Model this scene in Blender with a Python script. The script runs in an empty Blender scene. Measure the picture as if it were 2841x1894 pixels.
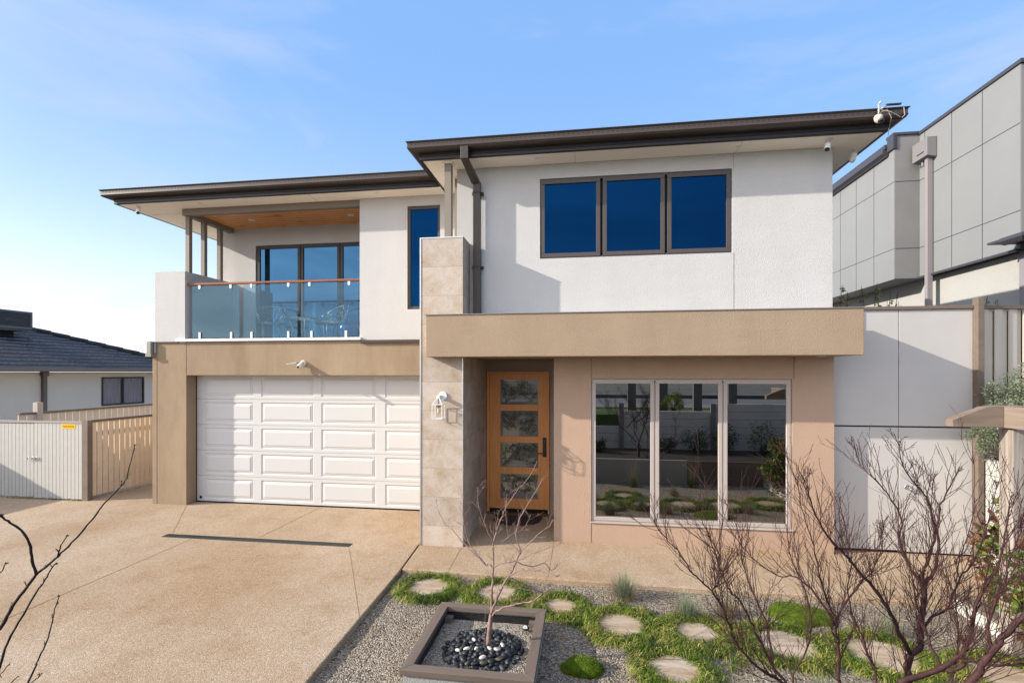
import bpy, bmesh, math, random
from math import radians, sin, cos, pi
from mathutils import Vector, Matrix, noise
random.seed(7)
SC = bpy.context.scene
COL = SC.collection
# ------------------------------------------------------------------ camera
cd = bpy.data.cameras.new('camera'); cam = bpy.data.objects.new('camera', cd); COL.objects.link(cam)
cam.location = (0, 0, 2.4); cam.rotation_euler = (radians(90), 0, .1463)
cd.sensor_width = 36; cd.sensor_fit = 'HORIZONTAL'; cd.lens = 36*1389/2841; cd.shift_y = 85.5/2841
cd.clip_start = .05; cd.clip_end = 2000
SC.camera = cam
# ------------------------------------------------------------------ world
SUN = Vector((-3.06, -1.0, 1.35)).normalized()
el = math.asin(SUN.z); rot = math.atan2(SUN.x, SUN.y)
w = bpy.data.worlds.new("World"); SC.world = w; w.use_nodes = True
nt = w.node_tree; N = nt.nodes; L = nt.links
for n in list(N): N.remove(n)
out = N.new('ShaderNodeOutputWorld'); bg = N.new('ShaderNodeBackground'); bg.inputs['Strength'].default_value = .15
sky = N.new('ShaderNodeTexSky'); sky.sky_type = 'NISHITA'; sky.sun_disc = False
sky.sun_elevation = el; sky.sun_rotation = rot; sky.air_density = 1.0; sky.dust_density = .6; sky.ozone_density = 1.6
tc = N.new('ShaderNodeTexCoord'); mp = N.new('ShaderNodeMapping'); mp.inputs['Scale'].default_value = (1.0, 1.6, 5.0); mp.inputs['Rotation'].default_value = (0, .25, .4)
nz = N.new('ShaderNodeTexNoise'); nz.inputs['Scale'].default_value = 1.7; nz.inputs['Detail'].default_value = 8; nz.inputs['Roughness'].default_value = .55; nz.inputs['Distortion'].default_value = .5
cr = N.new('ShaderNodeValToRGB'); cr.color_ramp.elements[0].position = .46; cr.color_ramp.elements[0].color = (0, 0, 0, 1); cr.color_ramp.elements[1].position = .8; cr.color_ramp.elements[1].color = (.7, .7, .7, 1)
mx = N.new('ShaderNodeMixRGB'); mx.inputs['Color2'].default_value = (2.3, 2.65, 3.5, 1)
L.new(tc.outputs['Generated'], mp.inputs['Vector']); L.new(mp.outputs[0], nz.inputs['Vector']); L.new(nz.outputs['Fac'], cr.inputs['Fac'])
L.new(cr.outputs['Color'], mx.inputs['Fac']); 
def vm(op, a, b):
    n = N.new('ShaderNodeVectorMath'); n.operation = op
    for i, v in enumerate((a, b)):
        if hasattr(v, 'links'): L.new(v, n.inputs[i])
        else: n.inputs[i].default_value = v
    return n
s1 = vm('MULTIPLY', sky.outputs[0], (.20, .20, .20)); s2 = vm('ADD', s1.outputs[0], (.80, 1.56, 3.0))   # clear air, paler than the model's
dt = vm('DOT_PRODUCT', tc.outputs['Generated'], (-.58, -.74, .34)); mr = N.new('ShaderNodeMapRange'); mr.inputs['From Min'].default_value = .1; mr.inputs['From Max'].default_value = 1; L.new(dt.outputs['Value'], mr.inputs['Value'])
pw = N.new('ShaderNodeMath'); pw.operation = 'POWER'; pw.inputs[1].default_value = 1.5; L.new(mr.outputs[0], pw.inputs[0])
s3 = N.new('ShaderNodeVectorMath'); s3.operation = 'SCALE'; s3.inputs[0].default_value = (7.4, 6.3, 5.1); L.new(pw.outputs[0], s3.inputs['Scale']); s4 = vm('ADD', s2.outputs[0], s3.outputs[0])   # bright unseen glow added to the sky behind the camera as fill light
sx = N.new('ShaderNodeSeparateXYZ'); L.new(tc.outputs['Generated'], sx.inputs[0])
hz = N.new('ShaderNodeMapRange'); hz.inputs['From Min'].default_value = .55; hz.inputs['From Max'].default_value = 0; L.new(sx.outputs['Z'], hz.inputs['Value'])
hx_ = N.new('ShaderNodeMapRange'); hx_.inputs['From Min'].default_value = .5; hx_.inputs['From Max'].default_value = -.9; hx_.inputs['To Min'].default_value = .35; L.new(sx.outputs['X'], hx_.inputs['Value'])
h2 = N.new('ShaderNodeMath'); h2.operation = 'POWER'; h2.inputs[1].default_value = 2.0; L.new(hz.outputs[0], h2.inputs[0]); h3 = N.new('ShaderNodeMath'); h3.operation = 'MULTIPLY'; L.new(h2.outputs[0], h3.inputs[0]); L.new(hx_.outputs[0], h3.inputs[1])
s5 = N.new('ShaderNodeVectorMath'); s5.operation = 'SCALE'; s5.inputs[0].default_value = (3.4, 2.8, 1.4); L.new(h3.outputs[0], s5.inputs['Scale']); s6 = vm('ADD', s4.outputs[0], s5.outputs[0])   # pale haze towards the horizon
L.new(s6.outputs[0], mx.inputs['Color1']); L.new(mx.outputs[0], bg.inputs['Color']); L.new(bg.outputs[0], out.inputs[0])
# ------------------------------------------------------------------ sun
sl = bpy.data.lights.new('sun', 'SUN'); sl.energy = 4.1; sl.angle = radians(.53); sl.color = (1, .92, .81)
so = bpy.data.objects.new('sun', sl); COL.objects.link(so); so.location = SUN*50
so.rotation_euler = (-SUN).to_track_quat('-Z', 'Y').to_euler()
SC.view_settings.view_transform = 'Standard'; SC.view_settings.look = 'None'; SC.view_settings.gamma = 1
SC.view_settings.use_curve_mapping = False; SC.view_settings.exposure = .9; SC.cycles.diffuse_bounces = 8; SC.cycles.max_bounces = 14
# ------------------------------------------------------------------ materials
def srgb(r, g, b):
    f = lambda v: (v/255/12.92) if v/255 <= .04045 else ((v/255+.055)/1.055)**2.4
    return (f(r), f(g), f(b), 1)
MATS = {}
def mat(name, col, rough=.8, spec=.3, metal=0, var=0, vscale=3, var2=None, bump=0, bscale=120, bdist=.004, stretch=(1, 1, 1), detail=5, attr=None, transl=0, coat=0, world=False):
    """base colour mixed with var2 by large noise, fine noise bump"""
    if name in MATS: return MATS[name]
    m = bpy.data.materials.new(name); m.use_nodes = True; nt = m.node_tree; N = nt.nodes; L = nt.links
    b = N['Principled BSDF']; b.inputs['Roughness'].default_value = rough; b.inputs['Metallic'].default_value = metal
    b.inputs['Specular IOR Level'].default_value = spec; b.inputs['Base Color'].default_value = col
    b.inputs['Coat Weight'].default_value = coat
    tc = N.new('ShaderNodeTexCoord'); mp = N.new('ShaderNodeMapping'); mp.inputs['Scale'].default_value = stretch
    if world: tc = N.new('ShaderNodeNewGeometry'); src = tc.outputs['Position']; mp.inputs['Rotation'].default_value = (0, 0, .5)
    else: src = tc.outputs['Object']
    L.new(src, mp.inputs['Vector'])
    last = None
    if attr:
        a = N.new('ShaderNodeAttribute'); a.attribute_name = attr; last = a.outputs['Color']
    if var or var2:
        nz = N.new('ShaderNodeTexNoise'); nz.inputs['Scale'].default_value = vscale; nz.inputs['Detail'].default_value = detail; nz.inputs['Roughness'].default_value = .6
        L.new(mp.outputs[0], nz.inputs['Vector'])
        r = N.new('ShaderNodeValToRGB'); r.color_ramp.elements[0].position = .35; r.color_ramp.elements[1].position = .68
        c2 = var2 or tuple(c*(1-var) for c in col[:3])+(1,)
        r.color_ramp.elements[0].color = c2; r.color_ramp.elements[1].color = col
        L.new(nz.outputs['Fac'], r.inputs['Fac'])
        if last:
            mm = N.new('ShaderNodeMixRGB'); mm.blend_type = 'MULTIPLY'; mm.inputs['Fac'].default_value = 1
            L.new(last, mm.inputs['Color1']); L.new(r.outputs[0], mm.inputs['Color2']); last = mm.outputs[0]
        else: last = r.outputs[0]
    if last: L.new(last, b.inputs['Base Color'])
    if bump:
        n2 = N.new('ShaderNodeTexNoise'); n2.inputs['Scale'].default_value = bscale; n2.inputs['Detail'].default_value = 3
        L.new(src if stretch == (1, 1, 1) else mp.outputs[0], n2.inputs['Vector'])
        bp = N.new('ShaderNodeBump'); bp.inputs['Strength'].default_value = bump; bp.inputs['Distance'].default_value = bdist
        L.new(n2.outputs['Fac'], bp.inputs['Height']); L.new(bp.outputs[0], b.inputs['Normal'])
    if transl:
        t = N.new('ShaderNodeBsdfTranslucent'); ms = N.new('ShaderNodeMixShader'); ms.inputs[0].default_value = transl
        if last: L.new(last, t.inputs['Color'])
        else: t.inputs['Color'].default_value = col
        L.new(b.outputs[0], ms.inputs[1]); L.new(t.outputs[0], ms.inputs[2]); L.new(ms.outputs[0], N['Material Output'].inputs['Surface'])
    MATS[name] = m; return m
def stucco(name, col, col2, stain=.0):
    """render coat: fine grain bump, soft trowel waves, faint blotches and vertical runs"""
    m = bpy.data.materials.new(name); m.use_nodes = True; nt = m.node_tree; N = nt.nodes; L = nt.links
    b = N['Principled BSDF']; b.inputs['Roughness'].default_value = .92; b.inputs['Specular IOR Level'].default_value = .15
    g = N.new('ShaderNodeNewGeometry')
    n1 = N.new('ShaderNodeTexNoise'); n1.inputs['Scale'].default_value = 1.6; n1.inputs['Detail'].default_value = 6; n1.inputs['Roughness'].default_value = .65
    mp = N.new('ShaderNodeMapping'); mp.inputs['Scale'].default_value = (1, 1, .35); L.new(g.outputs['Position'], mp.inputs['Vector']); L.new(mp.outputs[0], n1.inputs['Vector'])
    r = N.new('ShaderNodeValToRGB'); r.color_ramp.elements[0].position = .3; r.color_ramp.elements[1].position = .7; r.color_ramp.elements[0].color = col2; r.color_ramp.elements[1].color = col
    L.new(n1.outputs['Fac'], r.inputs['Fac'])
    n2 = N.new('ShaderNodeTexNoise'); n2.inputs['Scale'].default_value = 60; n2.inputs['Detail'].default_value = 5; n2.inputs['Roughness'].default_value = .6; L.new(g.outputs['Position'], n2.inputs['Vector'])
    n3 = N.new('ShaderNodeTexNoise'); n3.inputs['Scale'].default_value = 4; n3.inputs['Detail'].default_value = 2
    mp3 = N.new('ShaderNodeMapping'); mp3.inputs['Rotation'].default_value = (0, -.5, 0); mp3.inputs['Scale'].default_value = (.35, 1, 1.5); L.new(g.outputs['Position'], mp3.inputs['Vector']); L.new(mp3.outputs[0], n3.inputs['Vector'])
    b1 = N.new('ShaderNodeBump'); b1.inputs['Strength'].default_value = 1; b1.inputs['Distance'].default_value = .007; L.new(n2.outputs['Fac'], b1.inputs['Height'])
    b2 = N.new('ShaderNodeBump'); b2.inputs['Strength'].default_value = .22; b2.inputs['Distance'].default_value = .02; L.new(n3.outputs['Fac'], b2.inputs['Height']); L.new(b1.outputs[0], b2.inputs['Normal'])
    L.new(b2.outputs[0], b.inputs['Normal'])
    n4 = N.new('ShaderNodeTexNoise'); n4.inputs['Scale'].default_value = 260; L.new(g.outputs['Position'], n4.inputs['Vector'])
    mm = N.new('ShaderNodeMixRGB'); mm.blend_type = 'MULTIPLY'; mm.inputs['Fac'].default_value = .25
    L.new(r.outputs[0], mm.inputs['Color1']); L.new(n4.outputs['Fac'], mm.inputs['Color2']); L.new(mm.outputs[0], b.inputs['Base Color'])
    MATS[name] = m; return m
def aggregate(name, cols, scale, dark, bdist=.004, big=None):
    """pebbly surface: voronoi cells, each with one of several colours"""
    m = bpy.data.materials.new(name); m.use_nodes = True; nt = m.node_tree; N = nt.nodes; L = nt.links
    b = N['Principled BSDF']; b.inputs['Roughness'].default_value = .85; b.inputs['Specular IOR Level'].default_value = .25
    g = N.new('ShaderNodeNewGeometry')
    v = N.new('ShaderNodeTexVoronoi'); v.inputs['Scale'].default_value = scale; L.new(g.outputs['Position'], v.inputs['Vector'])
    sp = N.new('ShaderNodeSeparateColor'); L.new(v.outputs['Color'], sp.inputs[0])
    r = N.new('ShaderNodeValToRGB'); r.color_ramp.interpolation = 'LINEAR'
    e = r.color_ramp.elements; e[0].color = cols[0]; e[0].position = 0; e[1].color = cols[-1]; e[1].position = 1
    for i, c in enumerate(cols[1:-1]): k = e.new((i+1)/(len(cols)-1)); k.color = c
    L.new(sp.outputs[0], r.inputs['Fac'])
    mr = N.new('ShaderNodeMapRange'); mr.inputs['From Min'].default_value = .0; mr.inputs['From Max'].default_value = .75; mr.inputs['To Min'].default_value = 1.0; mr.inputs['To Max'].default_value = dark
    L.new(v.outputs['Distance'], mr.inputs['Value'])
    mm = N.new('ShaderNodeMixRGB'); mm.blend_type = 'MULTIPLY'; mm.inputs['Fac'].default_value = 1; L.new(r.outputs[0], mm.inputs['Color1']); L.new(mr.outputs[0], mm.inputs['Color2'])
    last = mm.outputs[0]
    for (sc, c, lo, hi, amt, st) in (big or []):
        nz = N.new('ShaderNodeTexNoise'); nz.inputs['Scale'].default_value = sc; nz.inputs['Detail'].default_value = 5; nz.inputs['Roughness'].default_value = .6
        mp = N.new('ShaderNodeMapping'); mp.inputs['Scale'].default_value = st; L.new(g.outputs['Position'], mp.inputs['Vector']); L.new(mp.outputs[0], nz.inputs['Vector'])
        q = N.new('ShaderNodeMapRange'); q.inputs['From Min'].default_value = lo; q.inputs['From Max'].default_value = hi; q.inputs['To Max'].default_value = amt; L.new(nz.outputs['Fac'], q.inputs['Value'])
        x = N.new('ShaderNodeMixRGB'); x.blend_type = 'MULTIPLY'; x.inputs['Color2'].default_value = c; L.new(q.outputs[0], x.inputs['Fac']); L.new(last, x.inputs['Color1']); last = x.outputs[0]
    L.new(last, b.inputs['Base Color'])
    bp = N.new('ShaderNodeBump'); bp.invert = True; bp.inputs['Strength'].default_value = .8; bp.inputs['Distance'].default_value = bdist; L.new(v.outputs['Distance'], bp.inputs['Height']); L.new(bp.outputs[0], b.inputs['Normal'])
    MATS[name] = m; return m
def glass(name, base, tint, refl, rough=.0, wav=0):
    """coated window glass over a dark room"""
    m = bpy.data.materials.new(name); m.use_nodes = True; nt = m.node_tree; N = nt.nodes; L = nt.links
    N.remove(N['Principled BSDF']); d = N.new('ShaderNodeBsdfDiffuse'); d.inputs[0].default_value = base
    gl = N.new('ShaderNodeBsdfGlossy'); gl.inputs[0].default_value = tint; gl.inputs['Roughness'].default_value = rough
    lw = N.new('ShaderNodeFresnel'); lw.inputs[0].default_value = 1.5
    mr = N.new('ShaderNodeMapRange'); mr.inputs['To Min'].default_value = refl; L.new(lw.outputs[0], mr.inputs['Value'])
    ms = N.new('ShaderNodeMixShader'); L.new(mr.outputs[0], ms.inputs[0]); L.new(d.outputs[0], ms.inputs[1]); L.new(gl.outputs[0], ms.inputs[2]); L.new(ms.outputs[0], N['Material Output'].inputs['Surface'])
    if wav:
        g = N.new('ShaderNodeNewGeometry'); nz = N.new('ShaderNodeTexNoise'); nz.inputs['Scale'].default_value = 1.4; L.new(g.outputs['Position'], nz.inputs['Vector'])
        bp = N.new('ShaderNodeBump'); bp.inputs['Strength'].default_value = wav; bp.inputs['Distance'].default_value = .01; L.new(nz.outputs['Fac'], bp.inputs['Height']); L.new(bp.outputs[0], gl.inputs['Normal'])
    MATS[name] = m; return m
def clear_glass(name, tint, refl, gcol=(1, 1, 1, 1)):
    m = bpy.data.materials.new(name); m.use_nodes = True; nt = m.node_tree; N = nt.nodes; L = nt.links
    N.remove(N['Principled BSDF']); t = N.new('ShaderNodeBsdfTransparent'); t.inputs[0].default_value = tint
    gl = N.new('ShaderNodeBsdfGlossy'); gl.inputs['Roughness'].default_value = .0; gl.inputs[0].default_value = gcol
    lw = N.new('ShaderNodeLayerWeight'); pw = N.new('ShaderNodeMath'); pw.operation = 'POWER'; pw.inputs[1].default_value = 4.5; L.new(lw.outputs['Facing'], pw.inputs[0])
    mr = N.new('ShaderNodeMapRange'); mr.inputs['To Min'].default_value = refl; L.new(pw.outputs[0], mr.inputs['Value'])
    ms = N.new('ShaderNodeMixShader'); L.new(mr.outputs[0], ms.inputs[0]); L.new(t.outputs[0], ms.inputs[1]); L.new(gl.outputs[0], ms.inputs[2]); L.new(ms.outputs[0], N['Material Output'].inputs['Surface'])
    MATS[name] = m; return m
def travertine():
    m = bpy.data.materials.new('travertine'); m.use_nodes = True; nt = m.node_tree; N = nt.nodes; L = nt.links
    b = N['Principled BSDF']; b.inputs['Roughness'].default_value = .7; b.inputs['Specular IOR Level'].default_value = .25
    g = N.new('ShaderNodeNewGeometry'); s = N.new('ShaderNodeSeparateXYZ'); L.new(g.outputs['Position'], s.inputs[0])
    def math_(op, a, b_=None):
        n = N.new('ShaderNodeMath'); n.operation = op
        for i, v in enumerate((a, b_)):
            if v is None: continue
            if hasattr(v, 'is_linked') or hasattr(v, 'links'): L.new(v, n.inputs[i])
            else: n.inputs[i].default_value = v
        return n.outputs[0]
    zr = math_('DIVIDE', math_('ADD', s.outputs['Z'], 4.0-.287), .3985)
    row = math_('FLOOR', zr); fr = math_('FRACT', zr)
    yr = math_('DIVIDE', math_('SUBTRACT', s.outputs['Y'], 6.72), .61)
    colm = math_('FLOOR', math_('ADD', yr, .01)); fy = math_('FRACT', math_('ADD', yr, .0))
    cb = N.new('ShaderNodeCombineXYZ'); L.new(row, cb.inputs[0]); L.new(colm, cb.inputs[1])
    wn = N.new('ShaderNodeTexWhiteNoise'); L.new(cb.outputs[0], wn.inputs['Vector'])
    # each slab has its own piece of stone
    off = N.new('ShaderNodeVectorMath'); off.operation = 'MULTIPLY_ADD'; off.inputs[1].default_value = (9, 9, 9); L.new(wn.outputs['Color'], off.inputs[0]); L.new(g.outputs['Position'], off.inputs[2])
    n1 = N.new('ShaderNodeTexNoise'); n1.inputs['Scale'].default_value = 3.6; n1.inputs['Detail'].default_value = 9; n1.inputs['Roughness'].default_value = .7; n1.inputs['Distortion'].default_value = .35; L.new(off.outputs[0], n1.inputs['Vector'])
    r = N.new('ShaderNodeValToRGB'); e = r.color_ramp.elements; e[0].position = .28; e[0].color = (.34, .25, .17, 1); e[1].position = .75; e[1].color = (.50, .45, .40, 1)
    k = e.new(.45); k.color = (.42, .345, .27, 1); k = e.new(.56); k.color = (.46, .395, .33, 1)
    L.new(n1.outputs['Fac'], r.inputs['Fac'])
    hv = N.new('ShaderNodeHueSaturation'); L.new(r.outputs[0], hv.inputs['Color']); L.new(math_('ADD', math_('MULTIPLY', wn.outputs['Value'], .3), .85), hv.inputs['Value'])
    n2 = N.new('ShaderNodeTexNoise'); n2.inputs['Scale'].default_value = 60; n2.inputs['Detail'].default_value = 3; L.new(g.outputs['Position'], n2.inputs['Vector'])
    pit = N.new('ShaderNodeValToRGB'); pit.color_ramp.elements[0].position = .3; pit.color_ramp.elements[0].color = (.45, .38, .3, 1); pit.color_ramp.elements[1].position = .4; pit.color_ramp.elements[1].color = (1, 1, 1, 1); L.new(n2.outputs['Fac'], pit.inputs['Fac'])
    mm = N.new('ShaderNodeMixRGB'); mm.blend_type = 'MULTIPLY'; mm.inputs['Fac'].default_value = .6; L.new(hv.outputs[0], mm.inputs['Color1']); L.new(pit.outputs[0], mm.inputs['Color2'])
    jt = math_('MAXIMUM', math_('LESS_THAN', fr, .012), math_('MULTIPLY', math_('LESS_THAN', fy, .007), math_('GREATER_THAN', s.outputs['Y'], 6.76)))
    mj = N.new('ShaderNodeMixRGB'); mj.inputs['Color2'].default_value = (.22, .18, .14, 1); L.new(math_('MULTIPLY', jt, .75), mj.inputs['Fac']); L.new(mm.outputs[0], mj.inputs['Color1']); L.new(mj.outputs[0], b.inputs['Base Color'])
    bp = N.new('ShaderNodeBump'); bp.inputs['Strength'].default_value = .25; bp.inputs['Distance'].default_value = .003; L.new(n2.outputs['Fac'], bp.inputs['Height']); L.new(bp.outputs[0], b.inputs['Normal'])
    MATS['travertine'] = m; return m
def wood(name, c1, c2, axis='X', scale=1, rough=.55, board=None, knots=False):
    m = bpy.data.materials.new(name); m.use_nodes = True; nt = m.node_tree; N = nt.nodes; L = nt.links
    b = N['Principled BSDF']; b.inputs['Roughness'].default_value = rough; b.inputs['Specular IOR Level'].default_value = .3
    g = N.new('ShaderNodeNewGeometry'); mp = N.new('ShaderNodeMapping')
    st = {'X': (1.2, 22, 22), 'Y': (22, 1.2, 22), 'Z': (22, 22, 1.2)}[axis]; mp.inputs['Scale'].default_value = tuple(v*scale for v in st)
    L.new(g.outputs['Position'], mp.inputs['Vector'])
    nz = N.new('ShaderNodeTexNoise'); nz.inputs['Scale'].default_value = 1.6; nz.inputs['Detail'].default_value = 7; nz.inputs['Roughness'].default_value = .65; nz.inputs['Distortion'].default_value = .6; L.new(mp.outputs[0], nz.inputs['Vector'])
    r = N.new('ShaderNodeValToRGB'); r.color_ramp.elements[0].position = .32; r.color_ramp.elements[1].position = .66; r.color_ramp.elements[0].color = c2; r.color_ramp.elements[1].color = c1; L.new(nz.outputs['Fac'], r.inputs['Fac'])
    last = r.outputs[0]
    if knots:
        v = N.new('ShaderNodeTexNoise'); v.inputs['Scale'].default_value = 3.4; v.inputs['Detail'].default_value = 4; mk = N.new('ShaderNodeMapping'); mk.inputs['Scale'].default_value = (1, 3, 1); L.new(g.outputs['Position'], mk.inputs['Vector']); L.new(mk.outputs[0], v.inputs['Vector'])
        k = N.new('ShaderNodeValToRGB'); k.color_ramp.elements[0].position = .62; k.color_ramp.elements[0].color = (1, 1, 1, 1); k.color_ramp.elements[1].position = .72; k.color_ramp.elements[1].color = (.35, .22, .14, 1); L.new(v.outputs['Fac'], k.inputs['Fac'])
        x = N.new('ShaderNodeMixRGB'); x.blend_type = 'MULTIPLY'; x.inputs['Fac'].default_value = .8; L.new(last, x.inputs['Color1']); L.new(k.outputs[0], x.inputs['Color2']); last = x.outputs[0]
    L.new(last, b.inputs['Base Color'])
    bp = N.new('ShaderNodeBump'); bp.inputs['Strength'].default_value = .2; bp.inputs['Distance'].default_value = .002; L.new(nz.outputs['Fac'], bp.inputs['Height']); L.new(bp.outputs[0], b.inputs['Normal'])
    MATS[name] = m; return m

WHITE = stucco('white_render', (.60, .59, .575, 1), (.56, .55, .53, 1))
TAUPE = stucco('taupe_render', (.40, .302, .207, 1), (.345, .258, .175, 1))
CLAY = stucco('clay_render', (.51, .36, .26, 1), (.465, .325, .235, 1))
SOFFIT = mat('soffit_paint', (.93, .86, .75, 1), .8, .2)
BROWN = mat('brown_steel', (.058, .044, .036, 1), .4, .35, var=.12, vscale=4)
SLATE = mat('dark_fascia', (.022, .018, .019, 1), .4, .35)
GUTTER_IN = mat('gutter_dark', (.03, .027, .026, 1), .5)
ROOFT = mat('roof_tile_dark', (.025, .03, .042, 1), .45, .4, var=.3, vscale=2)
FRAME = mat('bronze_frame', (.07, .057, .052, 1), .38, .4)
FRAMEL = mat('mushroom_frame', (.42, .365, .33, 1), .4, .4)
DARK = mat('dark_gap', (.012, .011, .010, 1), .9)
DOORW = mat('garage_door_enamel', (.53, .525, .51, 1), .42, .35)
TRAV = travertine()
ALU = mat('aluminium_trim', (.55, .56, .58, 1), .35, .5, metal=.7)
STEEL = mat('polished_steel', (.5, .51, .53, 1), .25, .5, metal=1)
WPLAST = mat('white_plastic', (.72, .71, .68, 1), .35, .4)
GPLAST = mat('grey_lens', (.10, .09, .08, 1), .2, .5)
BLACKG = mat('black_gloss', (.01, .01, .012, 1), .08, .6)
PINE = wood('lining_pine', (.80, .36, .12, 1), (.62, .24, .07, 1), 'X', 1, .35, knots=True)
DOORT = wood('door_timber', (.72, .33, .11, 1), (.58, .24, .075, 1), 'Z', 1.3, .45)
RAILT = wood('rail_timber', (.30, .11, .05, 1), (.17, .055, .025, 1), 'X', 1, .4)
GREYT = wood('painted_timber', (.165, .128, .102, 1), (.125, .098, .078, 1), 'X', .6, .6)
GREYTY = wood('painted_timber_side', (.165, .128, .102, 1), (.125, .098, .078, 1), 'Y', .6, .6)
POSTT = wood('weathered_post_timber', (.33, .30, .27, 1), (.17, .13, .10, 1), 'Z', .6, .8)
UGLASS = glass('blue_window_glass', (.0008, .0025, .008, 1), (.004, .06, .19, 1), .30, wav=.05)
SGLASS = glass('slider_glass', (.004, .007, .012, 1), (.12, .34, .62, 1), .26)
LGLASS = glass('tinted_window_glass', (.002, .002, .002, 1), (.85, .85, .83, 1), .38, wav=.0)
NGLASS = glass('house_glass', (.02, .02, .022, 1), (.8, .85, .9, 1), .1)
DGLASS = glass('frosted_door_glass', (.15, .15, .135, 1), (.8, .82, .8, 1), .14, .03)
BGLASS = clear_glass('balustrade_glass', (.64, .78, .82, 1), .05, (.55, .78, 1, 1))
CGLASS = clear_glass('lamp_glass', (.93, .95, .95, 1), .03)
GRAVEL = aggregate('garden_gravel', [(.09, .073, .055, 1), (.29, .245, .185, 1), (.43, .365, .28, 1), (.53, .455, .36, 1), (.34, .25, .165, 1), (.76, .68, .56, 1)], 66, .35, .016, big=[(2.5, (.7, .68, .62, 1), .45, .7, .5, (1, 1, 1))])
PLGRAVEL = aggregate('planter_gravel', [(.16, .14, .11, 1), (.34, .29, .23, 1), (.48, .42, .34, 1), (.58, .51, .42, 1), (.36, .28, .20, 1), (.7, .65, .56, 1)], 75, .38, .014)
DRIVE = aggregate('exposed_aggregate', [(.46, .34, .225, 1), (.57, .43, .295, 1), (.29, .21, .135, 1), (.66, .52, .375, 1), (.51, .36, .22, 1), (.37, .29, .205, 1), (.76, .67, .54, 1)], 150, .68, .003,
   big=[(.55, (.78, .68, .55, 1), .40, .64, .8, (1, .6, 1)), (2.6, (.84, .76, .66, 1), .5, .68, .6, (1, 1, 1)), (14, (.82, .76, .68, 1), .5, .7, .5, (1, 1, 1))])
CONC = mat('concrete_edge', (.42, .33, .23, 1), .9, .2, var=.25, vscale=12)
JOINT = mat('joint_filler', (.32, .225, .14, 1), .9)
SANDST = mat('sandstone', (.45, .38, .30, 1), .85, .2, var2=(.30, .21, .13, 1), vscale=2.1, world=True, stretch=(1.2, 5, 3), bump=.5, bscale=14, bdist=.01)
BARK = mat('reddish_bark', (.06, .024, .022, 1), .75, .3, var=.45, vscale=30)
BARKP = mat('planter_tree_bark', (.32, .21, .18, 1), .75, .3, var=.5, vscale=40)
BARKL = mat('dark_bark', (.035, .022, .018, 1), .7, .3, var=.4, vscale=60)
LEAF = mat('leaf_attr', (1, 1, 1, 1), .5, .35, attr='Col', transl=.25)
TUFT = mat('tuft_attr', (1, 1, 1, 1), .6, .3, attr='Col', transl=.2)
MOSS = mat('cushion_moss', (.10, .165, .010, 1), .95, .1, var2=(.05, .07, .008, 1), vscale=14, bump=1, bscale=170, bdist=.012)
NSTEEL = mat('neighbour_panel', (.19, .197, .198, 1), .6, .3, var=.06, vscale=1)
NWHITE = stucco('neighbour_white', (.40, .40, .38, 1), (.37, .37, .35, 1))
NTRIM = mat('neighbour_trim', (.045, .045, .055, 1), .45)
NPIPE = mat('neighbour_pipe', (.22, .20, .21, 1), .5)
LWALL = stucco('left_neighbour_render', (.72, .68, .60, 1), (.68, .64, .56, 1))
FENCEG = mat('grey_panel_paint', (.46, .44, .42, 1), .75, .2, var=.05, vscale=2, bump=.15, bscale=50)
FENCEC = wood('cream_paling', (.52, .47, .40, 1), (.46, .41, .34, 1), 'Z', .5, .8)
GATEP = mat('white_gate_paint', (.47, .455, .41, 1), .6, .3, var=.06, vscale=8)
PALET = mat('tan_paling_paint', (.76, .63, .47, 1), .75, .2, var=.12, vscale=6)
SLEEP = mat('white_sleeper', (.42, .42, .39, 1), .8, .2, var=.06, vscale=5)
GSLEEP = mat('grey_sleeper', (.62, .59, .52, 1), .85, .2, var=.12, vscale=3)
YEL = mat('sign_yellow', (.80, .42, .01, 1), .5)
PEB = [mat('black_pebble', (.016, .018, .022, 1), .5, .4, var=.3, vscale=25), mat('slate_pebble', (.04, .046, .055, 1), .52, .4, var=.3, vscale=25), mat('olive_pebble', (.075, .07, .05, 1), .42, .5, var=.3, vscale=25), mat('white_pebble', (.62, .58, .50, 1), .45, .4, var=.15, vscale=30)]
CERAM = mat('blue_glaze', (.05, .12, .36, 1), .08, .6, var=.3, vscale=4, coat=.6)
WIREM = mat('silver_wire', (.55, .56, .60, 1), .3, .5, metal=.9)
SOIL = mat('bed_soil', (.05, .038, .028, 1), .95, bump=1, bscale=25, bdist=.02, var=.4, vscale=8)
ASPH = mat('street_asphalt', (.13, .135, .14, 1), .9, var=.15, vscale=3, bump=.5, bscale=150)
PAVE = mat('street_concrete', (.20, .19, .175, 1), .9, var=.25, vscale=2)
GRASSM = mat('lawn_green', (.07, .14, .025, 1), .95, var=.5, vscale=15, bump=1, bscale=60, bdist=.03)
EARTH = mat('earth', (.17, .13, .09, 1), .95, var=.3, vscale=2)
MATC = mat('doormat_coir', (.06, .045, .035, 1), .95, var=.5, vscale=60)

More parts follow.
